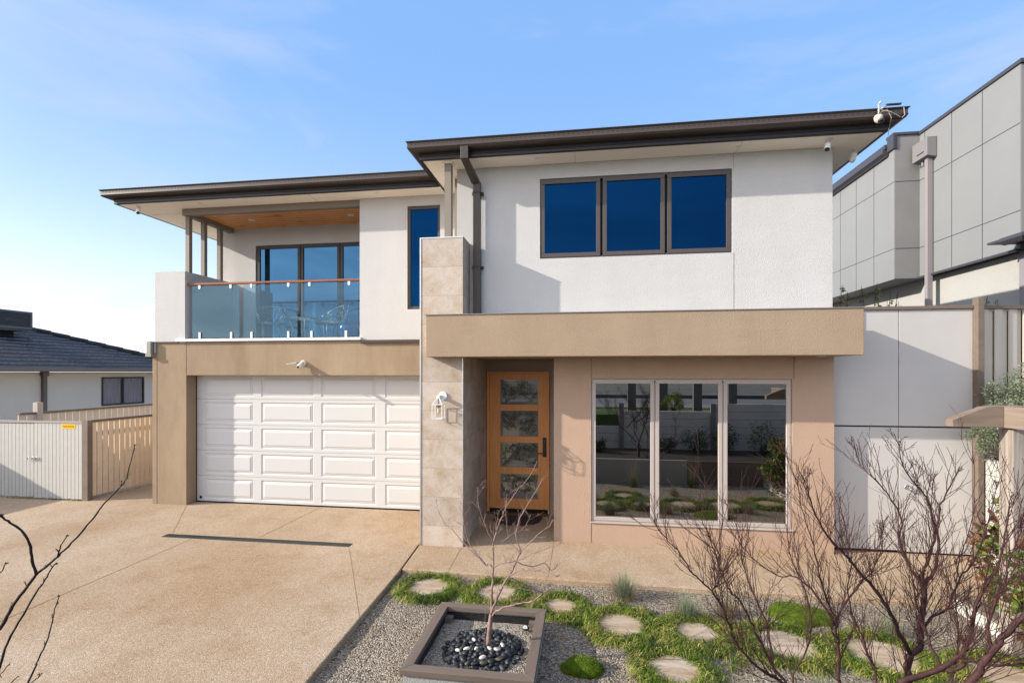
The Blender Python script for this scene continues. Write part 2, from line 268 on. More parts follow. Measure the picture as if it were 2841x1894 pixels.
# ------------------------------------------------------------------ mesh helpers
WORG = {}
class MB:
    def __init__(s): s.v = []; s.f = []; s.c = []
    def box(s, x0, x1, y0, y1, z0, z1):
        b = len(s.v); s.v += [(x0, y0, z0), (x1, y0, z0), (x1, y1, z0), (x0, y1, z0), (x0, y0, z1), (x1, y0, z1), (x1, y1, z1), (x0, y1, z1)]
        for q in ((0, 3, 2, 1), (4, 5, 6, 7), (0, 1, 5, 4), (1, 2, 6, 5), (2, 3, 7, 6), (3, 0, 4, 7)): s.f.append(tuple(b+i for i in q))
        return s
    def poly(s, pts, col=None):
        b = len(s.v); s.v += [tuple(p) for p in pts]; s.f.append(tuple(range(b, b+len(pts))))
        if col: s.c.append(col)
        return s
    def prism(s, pts, z0, z1):
        """vertical extrusion of a ccw xy outline"""
        b = len(s.v); n = len(pts); s.v += [(p[0], p[1], z0) for p in pts]+[(p[0], p[1], z1) for p in pts]
        s.f.append(tuple(range(b+n-1, b-1, -1))); s.f.append(tuple(range(b+n, b+2*n)))
        for i in range(n): j = (i+1) % n; s.f.append((b+i, b+j, b+n+j, b+n+i))
        return s
    def ext(s, pts, d):
        """extrude a planar 3d outline along vector d"""
        b = len(s.v); n = len(pts); s.v += [tuple(p) for p in pts]+[tuple(Vector(p)+Vector(d)) for p in pts]
        s.f.append(tuple(range(b+n-1, b-1, -1))); s.f.append(tuple(range(b+n, b+2*n)))
        for i in range(n): j = (i+1) % n; s.f.append((b+i, b+j, b+n+j, b+n+i))
        return s
    def tube(s, pts, r0, r1=None, n=8, cap=True, rr=None):
        r1 = r0 if r1 is None else r1; pts = [Vector(p) for p in pts]; m = len(pts); b = len(s.v); up = Vector((0, 0, 1)); prev = None
        for i, p in enumerate(pts):
            t = (pts[min(i+1, m-1)]-pts[max(i-1, 0)]).normalized()
            if prev is None: a = t.orthogonal().normalized()
            else:
                a = prev-t*prev.dot(t); a = a.normalized() if a.length > 1e-6 else t.orthogonal().normalized()
            prev = a; c = t.cross(a); r = rr[i] if rr else r0+(r1-r0)*i/(m-1)
            for k in range(n): an = 2*pi*k/n; s.v.append(tuple(p+a*(cos(an)*r)+c*(sin(an)*r)))
        for i in range(m-1):
            for k in range(n): k2 = (k+1) % n; s.f.append((b+i*n+k, b+i*n+k2, b+(i+1)*n+k2, b+(i+1)*n+k))
        if cap: s.f.append(tuple(b+k for k in range(n-1, -1, -1))); s.f.append(tuple(b+(m-1)*n+k for k in range(n)))
        return s
    def lathe(s, c, prof, n=24, axis='Z'):
        b = len(s.v); m = len(prof)
        for r, h in prof:
            for k in range(n):
                an = 2*pi*k/n; u, v = r*cos(an), r*sin(an)
                s.v.append({'Z': (c[0]+u, c[1]+v, c[2]+h), 'Y': (c[0]+u, c[1]+h, c[2]+v)}[axis])
        for i in range(m-1):
            for k in range(n): k2 = (k+1) % n; s.f.append((b+i*n+k, b+i*n+k2, b+(i+1)*n+k2, b+(i+1)*n+k))
        s.f.append(tuple(b+k for k in range(n-1, -1, -1))); s.f.append(tuple(b+(m-1)*n+k for k in range(n)))
        return s
    def sweep(s, path, prof):
        """open mitred path (xy, outward on the right-hand side), profile (d outward, z)"""
        n = len(path); rings = []
        for i, p in enumerate(path):
            p = Vector(p); dirs = []
            if i > 0: dirs.append((p-Vector(path[i-1])).normalized())
            if i < n-1: dirs.append((Vector(path[i+1])-p).normalized())
            nn = [Vector((d.y, -d.x)) for d in dirs]
            o = nn[0] if len(nn) == 1 else (nn[0]+nn[1])/(1+nn[0].dot(nn[1]))
            rings.append([(p.x+o.x*d, p.y+o.y*d, z) for d, z in prof])
        b = len(s.v); m = len(prof)
        for r in rings: s.v += r
        for i in range(n-1):
            for k in range(m): k2 = (k+1) % m; s.f.append((b+i*m+k, b+i*m+k2, b+(i+1)*m+k2, b+(i+1)*m+k))
        s.f.append(tuple(b+k for k in range(m))); s.f.append(tuple(b+(n-1)*m+k for k in range(m-1, -1, -1)))
        return s
    def blade(s, p, d, ln, wd, droop, col, tip=None, seg=3):
        """thin arching leaf as a strip"""
        p = Vector(p); d = Vector(d).normalized(); side = d.cross(Vector((0, 0, 1)));
        side = side.normalized() if side.length > .05 else Vector((1, 0, 0)); b = len(s.v); hd = Vector((d.x, d.y, 0)); tip = tip or col
        q = p.copy()
        for i in range(seg+1):
            t = i/seg; ww = wd*(1-t)**.7*.5 if i < seg else wd*.08
            s.v.append(tuple(q-side*ww)); s.v.append(tuple(q+side*ww))
            dd = (d+Vector((hd.x*.3, hd.y*.3, -1))*droop*t*1.4).normalized(); q = q+dd*(ln/seg)
        for i in range(seg):
            s.f.append((b+2*i, b+2*i+1, b+2*i+3, b+2*i+2)); t = (i+.5)/seg; s.c.append(tuple(col[j]*(1-t)+tip[j]*t for j in range(3)))
    def build(s, name, m, parent=None, origin=None, smooth=False, bevel=0):
        if parent is not None: o0 = WORG[parent.name]
        else: o0 = Vector(origin) if origin is not None else Vector((0, 0, 0))
        me = bpy.data.meshes.new(name); me.from_pydata([tuple(Vector(v)-o0) for v in s.v], [], s.f); me.update()
        bm = bmesh.new(); bm.from_mesh(me); bmesh.ops.recalc_face_normals(bm, faces=bm.faces) if not s.c else None; bm.to_mesh(me); bm.free()
        me.materials.append(m)
        if s.c and len(s.c) == len(me.polygons):
            ca = me.color_attributes.new('Col', 'FLOAT_COLOR', 'CORNER')
            for p in me.polygons:
                c = s.c[p.index]
                for li in p.loop_indices: ca.data[li].color = (c[0], c[1], c[2], 1)
        if smooth: me.shade_smooth()
        o = bpy.data.objects.new(name, me); COL.objects.link(o)
        if parent is not None: o.parent = parent; WORG[o.name] = WORG[parent.name]
        else: o.location = o0; WORG[o.name] = o0
        if bevel:
            bv = o.modifiers.new('bevel', 'BEVEL'); bv.width = bevel; bv.segments = 2; bv.limit_method = 'ANGLE'; bv.angle_limit = radians(40)
        return o
def tag(o, label=None, cat=None, group=None, kind=None):
    if label: o['label'] = label
    if cat: o['category'] = cat
    if group: o['group'] = group
    if kind: o['kind'] = kind
    return o
def empty(name, loc, label, cat, group=None):
    o = bpy.data.objects.new(name, None); COL.objects.link(o); o.location = loc; o.empty_display_size = .1
    WORG[o.name] = Vector(loc); return tag(o, label, cat, group)
def bx(name, m, parent, *a, bevel=0): return MB().box(*a).build(name, m, parent, bevel=bevel)
def copy_tree(o, loc, label, group=None):
    r = o.copy(); COL.objects.link(r); r.location = loc; r['label'] = label; WORG[r.name] = Vector(loc)
    if group: r['group'] = group
    for ch in list(o.children):
        c = ch.copy(); COL.objects.link(c); c.parent = r
        for g in list(ch.children): d = g.copy(); COL.objects.link(d); d.parent = c
    return r
def text(s, size, m, parent, loc, rot, name='lettering', italic=0, sx=1):
    cu = bpy.data.curves.new(name, 'FONT'); cu.body = s; cu.size = size; cu.extrude = .0008; cu.shear = italic; cu.align_x = 'CENTER'; cu.align_y = 'CENTER'; cu.resolution_u = 3
    t = bpy.data.objects.new('tmp', cu); COL.objects.link(t); bpy.context.view_layer.update()
    me = bpy.data.meshes.new_from_object(t.evaluated_get(bpy.context.evaluated_depsgraph_get())); bpy.data.objects.remove(t)
    me.name = name; me.materials.clear(); me.materials.append(m); o = bpy.data.objects.new(name, me); COL.objects.link(o)
    o.parent = parent; o.location = Vector(loc)-WORG[parent.name]; o.rotation_euler = rot; o.scale = (sx, 1, 1); return o

# traced limb paths (world coordinates, start and end radius)
RT=[
('A', [(1.219, 2.302, 0.71), (1.283, 2.317, 0.918), (1.347, 2.332, 1.091), (1.343, 2.337, 1.148), (1.359, 2.345, 1.198), (1.408, 2.358, 1.237), (1.408, 2.364, 1.306), (1.424, 2.372, 1.386), (1.435, 2.379, 1.442), (1.435, 2.385, 1.483)], 0.026, 0.017) ,
('A1', [(1.435, 2.385, 1.483), (1.48, 2.413, 1.513), (1.515, 2.44, 1.542), (1.542, 2.465, 1.612), (1.557, 2.489, 1.712), (1.583, 2.515, 1.803), (1.623, 2.542, 1.846), (1.679, 2.572, 1.924)], 0.014, 0.004) ,
('A2', [(1.435, 2.385, 1.483), (1.419, 2.363, 1.545), (1.419, 2.344, 1.586), (1.442, 2.329, 1.695), (1.426, 2.308, 1.791), (1.384, 2.282, 1.886), (1.313, 2.253, 1.964), (1.265, 2.227, 2.026), (1.232, 2.203, 2.123)], 0.012, 0.003) ,
('A3', [(1.435, 2.385, 1.483), (1.409, 2.406, 1.527), (1.396, 2.429, 1.577), (1.377, 2.452, 1.651), (1.402, 2.481, 1.74), (1.369, 2.501, 1.831), (1.318, 2.519, 1.907), (1.267, 2.537, 1.969), (1.255, 2.56, 2.032)], 0.01, 0.003) ,
('B', [(1.349, 2.321, 1.221), (1.285, 2.282, 1.317), (1.239, 2.245, 1.401), (1.174, 2.205, 1.495), (1.111, 2.165, 1.571), (1.033, 2.123, 1.648), (0.972, 2.084, 1.716), (0.914, 2.045, 1.764), (0.854, 2.006, 1.854), (0.814, 1.97, 1.926), (0.788, 1.936, 2.014)], 0.015, 0.003) ,
('C', [(1.277, 2.412, 0.63), (1.196, 2.414, 0.842), (1.115, 2.416, 1.022), (1.122, 2.43, 1.118), (1.116, 2.443, 1.221), (1.118, 2.457, 1.281), (1.089, 2.467, 1.354), (1.064, 2.477, 1.456), (1.052, 2.489, 1.533), (1.04, 2.501, 1.618), (1.006, 2.51, 1.731), (0.987, 2.521, 1.863)], 0.016, 0.003) ,
('C1', [(1.099, 2.406, 1.317), (1.159, 2.431, 1.388), (1.228, 2.457, 1.457), (1.273, 2.48, 1.49), (1.326, 2.504, 1.565), (1.351, 2.524, 1.676)], 0.008, 0.003) ,
('C2', [(1.094, 2.405, 1.282), (1.019, 2.451, 1.416), (0.955, 2.498, 1.451), (0.908, 2.548, 1.429), (0.797, 2.588, 1.502), (0.739, 2.636, 1.577)], 0.009, 0.003) ,
('D', [(1.393, 2.631, 0.469), (1.394, 2.65, 0.698), (1.395, 2.668, 0.892), (1.4, 2.687, 0.948), (1.372, 2.702, 1.019), (1.359, 2.718, 1.083), (1.344, 2.734, 1.136), (1.319, 2.749, 1.227), (1.32, 2.767, 1.344), (1.349, 2.79, 1.437), (1.333, 2.806, 1.568), (1.305, 2.82, 1.712)], 0.014, 0.003) ,
('E', [(1.19, 2.247, 0.751), (0.988, 2.206, 0.965), (0.789, 2.165, 1.143), (0.73, 2.145, 1.185), (0.653, 2.122, 1.247), (0.591, 2.101, 1.326), (0.565, 2.085, 1.388), (0.527, 2.068, 1.483), (0.488, 2.051, 1.544), (0.423, 2.029, 1.609), (0.395, 2.014, 1.642), (0.348, 1.995, 1.718), (0.31, 1.978, 1.757), (0.27, 1.96, 1.812)], 0.013, 0.002) ,
('E2', [(1.19, 2.247, 0.751), (0.997, 2.224, 0.954), (0.802, 2.2, 1.137), (0.71, 2.192, 1.296), (0.675, 2.192, 1.372), (0.631, 2.19, 1.454), (0.595, 2.19, 1.493), (0.558, 2.19, 1.572), (0.53, 2.191, 1.659), (0.5, 2.191, 1.74), (0.463, 2.191, 1.814)], 0.012, 0.002) ,
('E3', [(0.776, 2.237, 1.173), (0.769, 2.27, 1.29), (0.768, 2.303, 1.332), (0.717, 2.329, 1.457), (0.692, 2.359, 1.552), (0.686, 2.392, 1.67), (0.647, 2.42, 1.791)], 0.009, 0.002) ,
('E4', [(0.486, 2.043, 1.547), (0.497, 2.032, 1.574), (0.511, 2.021, 1.627), (0.504, 2.007, 1.701), (0.473, 1.99, 1.761)], 0.006, 0.002) ,
('F', [(1.176, 2.094, 1.222), (1.323, 2.103, 1.286), (1.386, 2.099, 1.346), (1.414, 2.091, 1.426), (1.422, 2.079, 1.523), (1.447, 2.071, 1.608), (1.484, 2.063, 1.696), (1.504, 2.054, 1.816), (1.506, 2.041, 1.924)], 0.018, 0.003) ,
('G', [(0.987, 1.864, 1.032), (1.132, 1.871, 1.214), (1.275, 1.877, 1.368), (1.305, 1.867, 1.443), (1.342, 1.858, 1.515), (1.378, 1.849, 1.58), (1.408, 1.839, 1.63), (1.453, 1.831, 1.7)], 0.022, 0.014) ,
('H', [(1.326, 2.116, 1.279), (1.354, 2.08, 1.295), (1.388, 2.044, 1.352), (1.413, 2.007, 1.361), (1.507, 1.981, 1.387), (1.544, 1.946, 1.418)], 0.012, 0.008) ,
('I', [(1.371, 2.173, 1.251), (1.349, 2.2, 1.326), (1.345, 2.23, 1.388), (1.334, 2.259, 1.453), (1.334, 2.289, 1.554), (1.323, 2.318, 1.648)], 0.01, 0.002) ,
('J', [(1.421, 2.362, 1.315), (1.479, 2.4, 1.352), (1.57, 2.442, 1.376), (1.634, 2.48, 1.489), (1.724, 2.522, 1.556), (1.804, 2.562, 1.717), (1.867, 2.6, 1.858)], 0.01, 0.003) ,
('K', [(1.356, 1.918, 1.457), (1.36, 1.929, 1.539), (1.389, 1.943, 1.602), (1.43, 1.959, 1.665), (1.456, 1.973, 1.747), (1.502, 1.99, 1.836)], 0.01, 0.003) ,
('L', [(1.451, 2.741, 0.389), (1.243, 2.723, 0.632), (1.034, 2.705, 0.834), (1.111, 2.729, 0.998), (1.135, 2.745, 1.138), (1.113, 2.754, 1.279), (1.054, 2.758, 1.422), (1.032, 2.767, 1.566), (1.04, 2.781, 1.937)], 0.01, 0.002) ,
('M', [(1.509, 2.85, 0.308), (1.703, 2.894, 0.56), (1.9, 2.937, 0.77), (1.948, 2.958, 1.016), (1.94, 2.972, 1.219), (1.979, 2.992, 1.424), (2.056, 3.018, 1.631), (2.071, 3.034, 1.899)], 0.01, 0.002) ,
]
LT=[
('L1', [(-1.58, 1.031, 1.214), (-1.492, 1.051, 1.705), (-1.465, 1.063, 1.75), (-1.45, 1.073, 1.793), (-1.424, 1.085, 1.84), (-1.398, 1.096, 1.88), (-1.383, 1.106, 1.897), (-1.36, 1.118, 1.922), (-1.331, 1.13, 1.955), (-1.287, 1.144, 2.013), (-1.254, 1.156, 2.063), (-1.225, 1.168, 2.098), (-1.216, 1.178, 2.125), (-1.204, 1.187, 2.203)], 0.0052, 0.0012) ,
('L2', [(-1.389, 1.089, 1.883), (-1.386, 1.076, 1.924), (-1.378, 1.064, 1.975), (-1.39, 1.049, 2.015), (-1.402, 1.033, 2.036), (-1.404, 1.019, 2.055), (-1.415, 1.005, 2.07)], 0.0035, 0.002) ,
('L3', [(-1.644, 1.072, 1.167), (-1.531, 1.095, 1.584), (-1.519, 1.103, 1.633), (-1.507, 1.111, 1.69), (-1.473, 1.122, 1.759), (-1.444, 1.133, 1.818), (-1.431, 1.141, 1.844), (-1.417, 1.15, 1.878), (-1.414, 1.156, 1.884)], 0.004, 0.0014) ,
('L4', [(-1.77, 1.154, 1.072), (-1.554, 1.195, 1.527), (-1.537, 1.205, 1.58), (-1.521, 1.216, 1.624), (-1.516, 1.225, 1.664), (-1.512, 1.234, 1.717), (-1.509, 1.243, 1.752)], 0.003, 0.0012) ,
('L5', [(-1.415, 1.005, 1.901), (-1.389, 1.008, 1.919), (-1.375, 1.01, 1.942)], 0.002, 0.001) ,
('L6', [(-1.644, 1.072, 1.167), (-1.523, 1.09, 1.597), (-1.505, 1.092, 1.616), (-1.481, 1.096, 1.642)], 0.002, 0.001) ,
('L7', [(-1.356, 1.114, 1.923), (-1.347, 1.115, 1.951), (-1.332, 1.118, 1.976)], 0.002, 0.0012) ,
('L8', [(-1.536, 1.189, 1.532), (-1.516, 1.192, 1.546), (-1.511, 1.192, 1.556)], 0.002, 0.001) ,
('L9', [(-1.591, 1.181, 1.532), (-1.579, 1.182, 1.544), (-1.573, 1.183, 1.548)], 0.002, 0.001) ,
]
PT_=[
('trunk', [(-0.803, 4.097, 0.134), (-0.791, 4.098, 0.282), (-0.781, 4.1, 0.384)], 0.022, 0.016) ,
('P1', [(-0.781, 4.1, 0.384), (-0.775, 4.107, 0.534), (-0.768, 4.114, 0.655), (-0.767, 4.12, 0.837), (-0.77, 4.126, 0.947), (-0.765, 4.133, 0.97)], 0.011, 0.006) ,
('P2', [(-0.778, 4.1, 0.394), (-0.735, 4.103, 0.508), (-0.674, 4.109, 0.642), (-0.628, 4.112, 0.715), (-0.582, 4.116, 0.808), (-0.541, 4.118, 0.9), (-0.535, 4.116, 0.912)], 0.012, 0.006) ,
('P3', [(-0.753, 4.033, 0.413), (-0.717, 4.005, 0.464), (-0.623, 3.985, 0.519), (-0.521, 3.966, 0.554), (-0.421, 3.947, 0.587), (-0.365, 3.922, 0.643), (-0.338, 3.892, 0.686), (-0.373, 3.853, 0.72), (-0.5, 3.801, 0.8), (-0.564, 3.758, 0.842)], 0.009, 0.003) ,
('P4', [(-0.765, 4.133, 0.97), (-0.761, 4.184, 1.016), (-0.72, 4.24, 1.141), (-0.677, 4.297, 1.243), (-0.606, 4.358, 1.348), (-0.508, 4.423, 1.456), (-0.441, 4.484, 1.579)], 0.006, 0.002) ,
('P5', [(-0.765, 4.133, 0.97), (-0.81, 4.101, 1.078), (-0.842, 4.071, 1.185), (-0.879, 4.04, 1.34), (-0.87, 4.016, 1.438)], 0.005, 0.002) ,
('P6', [(-0.535, 4.116, 0.912), (-0.576, 4.14, 1.051), (-0.543, 4.175, 1.18), (-0.484, 4.214, 1.285), (-0.412, 4.255, 1.405), (-0.364, 4.293, 1.494)], 0.006, 0.002) ,
('P7', [(-0.535, 4.116, 0.912), (-0.445, 4.091, 1.012), (-0.369, 4.065, 1.097), (-0.294, 4.038, 1.158), (-0.256, 4.005, 1.229)], 0.005, 0.002) ,
('P8', [(-0.768, 4.112, 0.773), (-0.816, 4.145, 0.794), (-0.839, 4.182, 0.758), (-0.935, 4.209, 0.833), (-1.06, 4.231, 0.935), (-1.147, 4.258, 1.013), (-1.223, 4.288, 1.06), (-1.3, 4.317, 1.161), (-1.331, 4.352, 1.237)], 0.006, 0.002) ,
('P9', [(-0.757, 4.114, 0.773), (-0.692, 4.093, 0.82), (-0.627, 4.072, 0.837), (-0.527, 4.056, 0.873), (-0.404, 4.044, 0.945), (-0.294, 4.03, 0.991), (-0.209, 4.012, 1.028)], 0.006, 0.003) ,
('P10', [(-0.622, 4.073, 0.731), (-0.53, 4.031, 0.793), (-0.426, 3.991, 0.82), (-0.324, 3.95, 0.822), (-0.225, 3.909, 0.815)], 0.006, 0.003) ,
('P11', [(-0.765, 4.133, 0.97), (-0.722, 4.038, 1.126), (-0.693, 3.941, 1.288)], 0.004, 0.0015) ,
('P12', [(-0.823, 4.104, 0.789), (-0.915, 4.115, 0.893), (-0.982, 4.129, 0.973), (-1.013, 4.149, 1.066), (-1.038, 4.169, 1.173), (-1.041, 4.193, 1.333)], 0.005, 0.002) ,
('P13', [(-0.703, 4.142, 0.97), (-0.633, 4.186, 1.021), (-0.525, 4.235, 1.074), (-0.478, 4.276, 1.154)], 0.004, 0.0015) ,
('P14', [(-0.766, 4.102, 0.598), (-0.793, 4.084, 0.594), (-0.816, 4.067, 0.57), (-0.823, 4.051, 0.525), (-0.817, 4.038, 0.371), (-0.814, 4.024, 0.217)], 0.003, 0.0012) ,
('P15', [(-0.568, 4.091, 0.838), (-0.443, 4.152, 0.781), (-0.345, 4.21, 0.796), (-0.287, 4.261, 0.717), (-0.238, 4.311, 0.742)], 0.005, 0.002) ,
('P16', [(-0.673, 4.075, 0.636), (-0.537, 4.085, 0.62), (-0.416, 4.093, 0.604), (-0.366, 4.09, 0.578)], 0.004, 0.002) ,
('P17', [(-0.535, 4.116, 0.912), (-0.626, 4.136, 0.988), (-0.662, 4.165, 1.14), (-0.664, 4.198, 1.346)], 0.004, 0.0015) ,
]

# ================================================================== SETTING
def gz(x, y):
    """height of the earth: low in front of the houses, rising to the street behind the camera"""
    t = min(1, max(0, (1.0-y)/3.0)); return -.16+t*t*(3-2*t)*(1.15+.02*x)
m = MB(); xs = [-400, -120, -60, -30]+[i for i in range(-20, 21, 2)]+[30, 60, 120, 400]; ys = [-300, -100, -40, -20, -12, -8, -5, -3.5, -2.6, -2, -1.5, -1, -.5, 0, .5, 1, 2, 4, 8, 20, 60, 150, 500]
for y in ys:
    for x in xs: m.v.append((x, y, gz(max(-15, min(15, x)), y)))
nx = len(xs)
for j in range(len(ys)-1):
    for i in range(nx-1): m.f.append((j*nx+i, j*nx+i+1, (j+1)*nx+i+1, (j+1)*nx+i))
g = m.build('ground', EARTH, smooth=True); tag(g, kind='structure')
# driveway slab
tag(MB().prism([(-14, 2.0), (-2.14, 2.0), (-2.146, 3.613), (-2.233, 5.855), (-2.305, 6.72), (-2.305, 8.36), (-7.9, 8.36), (-7.9, 14), (-14, 14)], -.12, 0).build('driveway', DRIVE, bevel=.012), kind='structure')
tag(MB().ext([(-14, 2.0, -.12), (-14, 2.0, -.004), (-14, -3.2, .9), (-14, -3.2, .7)], (11.86, 0, 0)).build('driveway_ramp', DRIVE), kind='structure')
dr = bpy.data.objects['driveway']
def strip(a, b, wd, z=.004):
    a = Vector(a); b = Vector(b); d = (b-a).normalized(); n = Vector((-d.y, d.x))*wd/2
    return MB().prism([tuple(a-n), tuple(b-n), tuple(b+n), tuple(a+n)][::1], z-.003, z)
for a, b, wd in (((-7.1, 8.04), (-6.08, 6.62), .005), ((-4.67, 8.3), (-4.70, 6.67), .0025), ((-5.56, 2.0), (-5.62, 6.45), .003), ((-3.21, 6.46), (-2.19, 4.62), .005)):
    strip(a, b, wd, .003).build('expansion_joint', JOINT, dr)
pth = tag(MB().prism([(-2.29, 6.705), (-2.222, 5.862), (-.2, 5.825), (3.85, 5.80), (5.04, 5.80), (5.04, 9.5), (3.28, 9.5), (3.28, 7.17), (-.44, 7.17), (-.44, 8.42), (-1.69, 8.42), (-1.69, 6.71)], -.11, .002).build('path', DRIVE, bevel=.014), kind='structure')
for a, b in (((-1.689, 6.70), (-1.645, 5.87)), ((-.45, 7.14), (-.44, 5.84)), ((1.96, 7.14), (1.95, 5.83))): strip(a, b, .005, .005).build('expansion_joint', JOINT, pth)
strip((-2.237, 5.87), (-2.302, 6.70), .009, .005).build('expansion_joint', mat('joint_dark_brown', (.07, .045, .03, 1), .9), dr)
# gravel garden floor
m = MB(); nx = 61; ny = 61
for j in range(ny):
    for i in range(nx):
        x = -2.2+6.1*i/(nx-1); y = 2.8+3.05*j/(ny-1); m.v.append((x, y, -.058+.012*noise.noise(Vector((x*2.3, y*2.3, 0)))+.006*noise.noise(Vector((x*7, y*7, 3)))))
for j in range(ny-1):
    for i in range(nx-1): m.f.append((j*nx+i, j*nx+i+1, (j+1)*nx+i+1, (j+1)*nx+i))
tag(m.build('gravel_bed', GRAVEL, smooth=True), kind='structure')
# street side (seen mirrored in the windows): planted terrace, street, far kerb
tag(MB().box(-1.5, 4.95, 1.0, 2.86, -.2, .42).build('raised_bed', SOIL), kind='structure')
tag(MB().box(-2.12, 30, -1.6, .86, .2, 1.28).build('verge', GRASSM), kind='structure')
tag(MB().box(-60, 60, -3.2, -1.62, .5, 1.31).build('pavement', PAVE), kind='structure')
tag(MB().box(-60, 60, -9.5, -3.22, .5, 1.2).build('road', ASPH), kind='structure')
tag(MB().box(-60, 60, -30, -9.52, .5, 1.35).build('far_verge', mat('far_gravel', (.13, .125, .11, 1), .95, var=.5, vscale=.6)), kind='structure')

# ================================================================== THE HOUSE
H = empty('two_storey_house', (0, 7.15, 0), 'two-storey rendered house, white above and taupe below, with dark eaves and white garage door', 'house')
T = .22
def wall(name, m, *boxes):
    b = MB()
    for q in boxes: b.box(*q)
    return b.build(name, m, H)
# upper right block with window opening
X0, X1 = -1.87, 3.22
wall('upper_wall', WHITE, (X0, -.649, 7.15, 7.37, 2.62, 5.368), (1.962, X1, 7.15, 7.37, 2.62, 5.368), (-.649, 1.962, 7.15, 7.37, 2.62, 4.023), (-.649, 1.962, 7.15, 7.37, 5.163, 5.368),
     (X0, X0+T, 7.372, 8.1, 3.2, 5.368), (X1-T, X1, 7.372, 14, 2.62, 5.368))
# mid wall with narrow window, balcony right return and back wall with slider opening
MX = -3.83
wall('upper_wall', WHITE, (MX, -2.98, 8.1, 8.3, 2.95, 5.368), (-2.41, X0+.1, 8.102, 8.3, 2.95, 5.368), (-2.98, -2.41, 8.1, 8.3, 2.95, 3.461), (-2.98, -2.41, 8.1, 8.3, 5.2, 5.368),
     (MX, MX+.2, 8.302, 9.6, 2.95, 5.35))
wall('balcony_back_wall', WHITE, (-7.42, -6.67, 9.35, 9.55, 2.9, 5.368), (-6.67, MX, 9.35, 9.55, 4.98, 5.368), (-7.42, -7.22, 9.552, 14, 2.9, 5.368))
wall('balcony_side_wall', WHITE, (-7.79, -7.175, 8.1, 9.348, 2.935, 4.23))
# lower left garage block
gw = stucco('garage_render', (.41, .31, .205, 1), (.285, .21, .14, 1))
wall('garage_wall', gw, (-7.84, -7.15, 8.1, 8.42, -.1, 2.932), (-7.15, -2.2, 8.1, 8.42, 2.35, 2.932), (-7.84, -7.62, 8.422, 14, -.1, 2.932))
# lower right front wall round the big window
wall('front_wall', CLAY, (-.45, .075, 7.15, 7.37, -.1, 2.606), (2.724, 3.24, 7.15, 7.37, -.1, 2.606), (.075, 2.724, 7.15, 7.37, -.1, .30), (.075, 2.724, 7.15, 7.37, 2.31, 2.606),
     (-.45, -.23, 7.372, 8.40, -.1, 2.606), (3.02, 3.24, 7.372, 14, -.1, 2.606))
PORCH = stucco('porch_render', (.42, .34, .28, 1), (.39, .31, .255, 1))
wall('porch_wall', PORCH, (-1.69, -1.665, 8.40, 8.6, -.1, 2.606), (-.604, -.452, 8.40, 8.6, -.1, 2.606), (-1.665, -.604, 8.40, 8.6, 2.41, 2.606))
# canopy
cn = MB().box(-2.13, 3.275, 6.5, 7.148, 2.607, 3.165).build('canopy', TAUPE, H, bevel=.006)
bx('canopy_flashing', mat('flashing_steel', (.22, .20, .185, 1), .5), H, -2.142, 3.287, 6.488, 7.146, 3.167, 3.178)
bx('porch_ceiling', TAUPE, H, -1.674, -.449, 7.142, 8.60, 2.6085, 2.72)
bx('rear_wall', WHITE, H, -7.84, 3.24, 14.002, 14.2, -.1, 5.36)
bx('door_light_block', DARK, H, -1.9, -.23, 8.602, 8.63, -.1, 2.75)  # unseen dark sheet added behind the front door to stop light leaking through
bx('garage_light_block', DARK, H, -7.6, -1.9, 8.9, 8.93, -.1, 2.93)  # added dark sheet, hidden by the garage door, blocks stray light
# stone pier
wall('stone_pier', TRAV, (-2.28, -1.675, 6.72, 7.148, -.1, 4.262), (-2.28, X0-.002, 7.149, 8.098, 2.0, 4.262), (-2.28, -1.675, 7.149, 8.398, -.1, 2.605))
tr = MB(); tr.box(-2.288, -2.272, 6.712, 6.728, -.05, 4.27); tr.box(-1.683, -1.669, 6.714, 6.728, -.05, 2.606); tr.box(-2.286, -1.669, 6.714, 6.73, 4.258, 4.272); tr.box(-1.685, -1.669, 6.73, 7.147, 4.258, 4.272)
tr.build('edge_trim', ALU, H)
# control joints
for q in ((1.976, 1.984, 7.147, 7.151, 3.18, 4.02), (1.976, 1.984, 7.147, 7.151, 5.17, 5.36)): bx('control_joint', mat('joint_beige', (.36, .33, .30, 1), .9), H, *q)
for q in [(x, x+.007, 7.147, 7.151, a, b) for x in (.072, 2.742) for a, b in ((0, .30), (2.312, 2.606))]+[(-7.752, -7.745, 8.097, 8.101, 0, 2.93), (-7.153, -7.147, 8.097, 8.101, 2.36, 2.93)]: bx('control_joint', mat('joint_brown', (.17, .115, .075, 1), .9), H, *q)
# soffits
bx('soffit', SOFFIT, H, -2.28, 3.66, 6.775, 14, 5.37, 5.39)
bx('soffit', SOFFIT, H, -8.22, -2.282, 7.745, 14, 5.37, 5.39)
SJ = mat('soffit_seam', (.5, .45, .39, 1), .9)
for q in ((-.15, -.145, 6.79, 7.148), (2.0, 2.005, 6.79, 7.148), (-4.6, -4.595, 7.76, 8.13), (-8.18, -7.3, 8.36, 8.365)): bx('soffit_joint', SJ, H, *q, 5.3675, 5.3702)
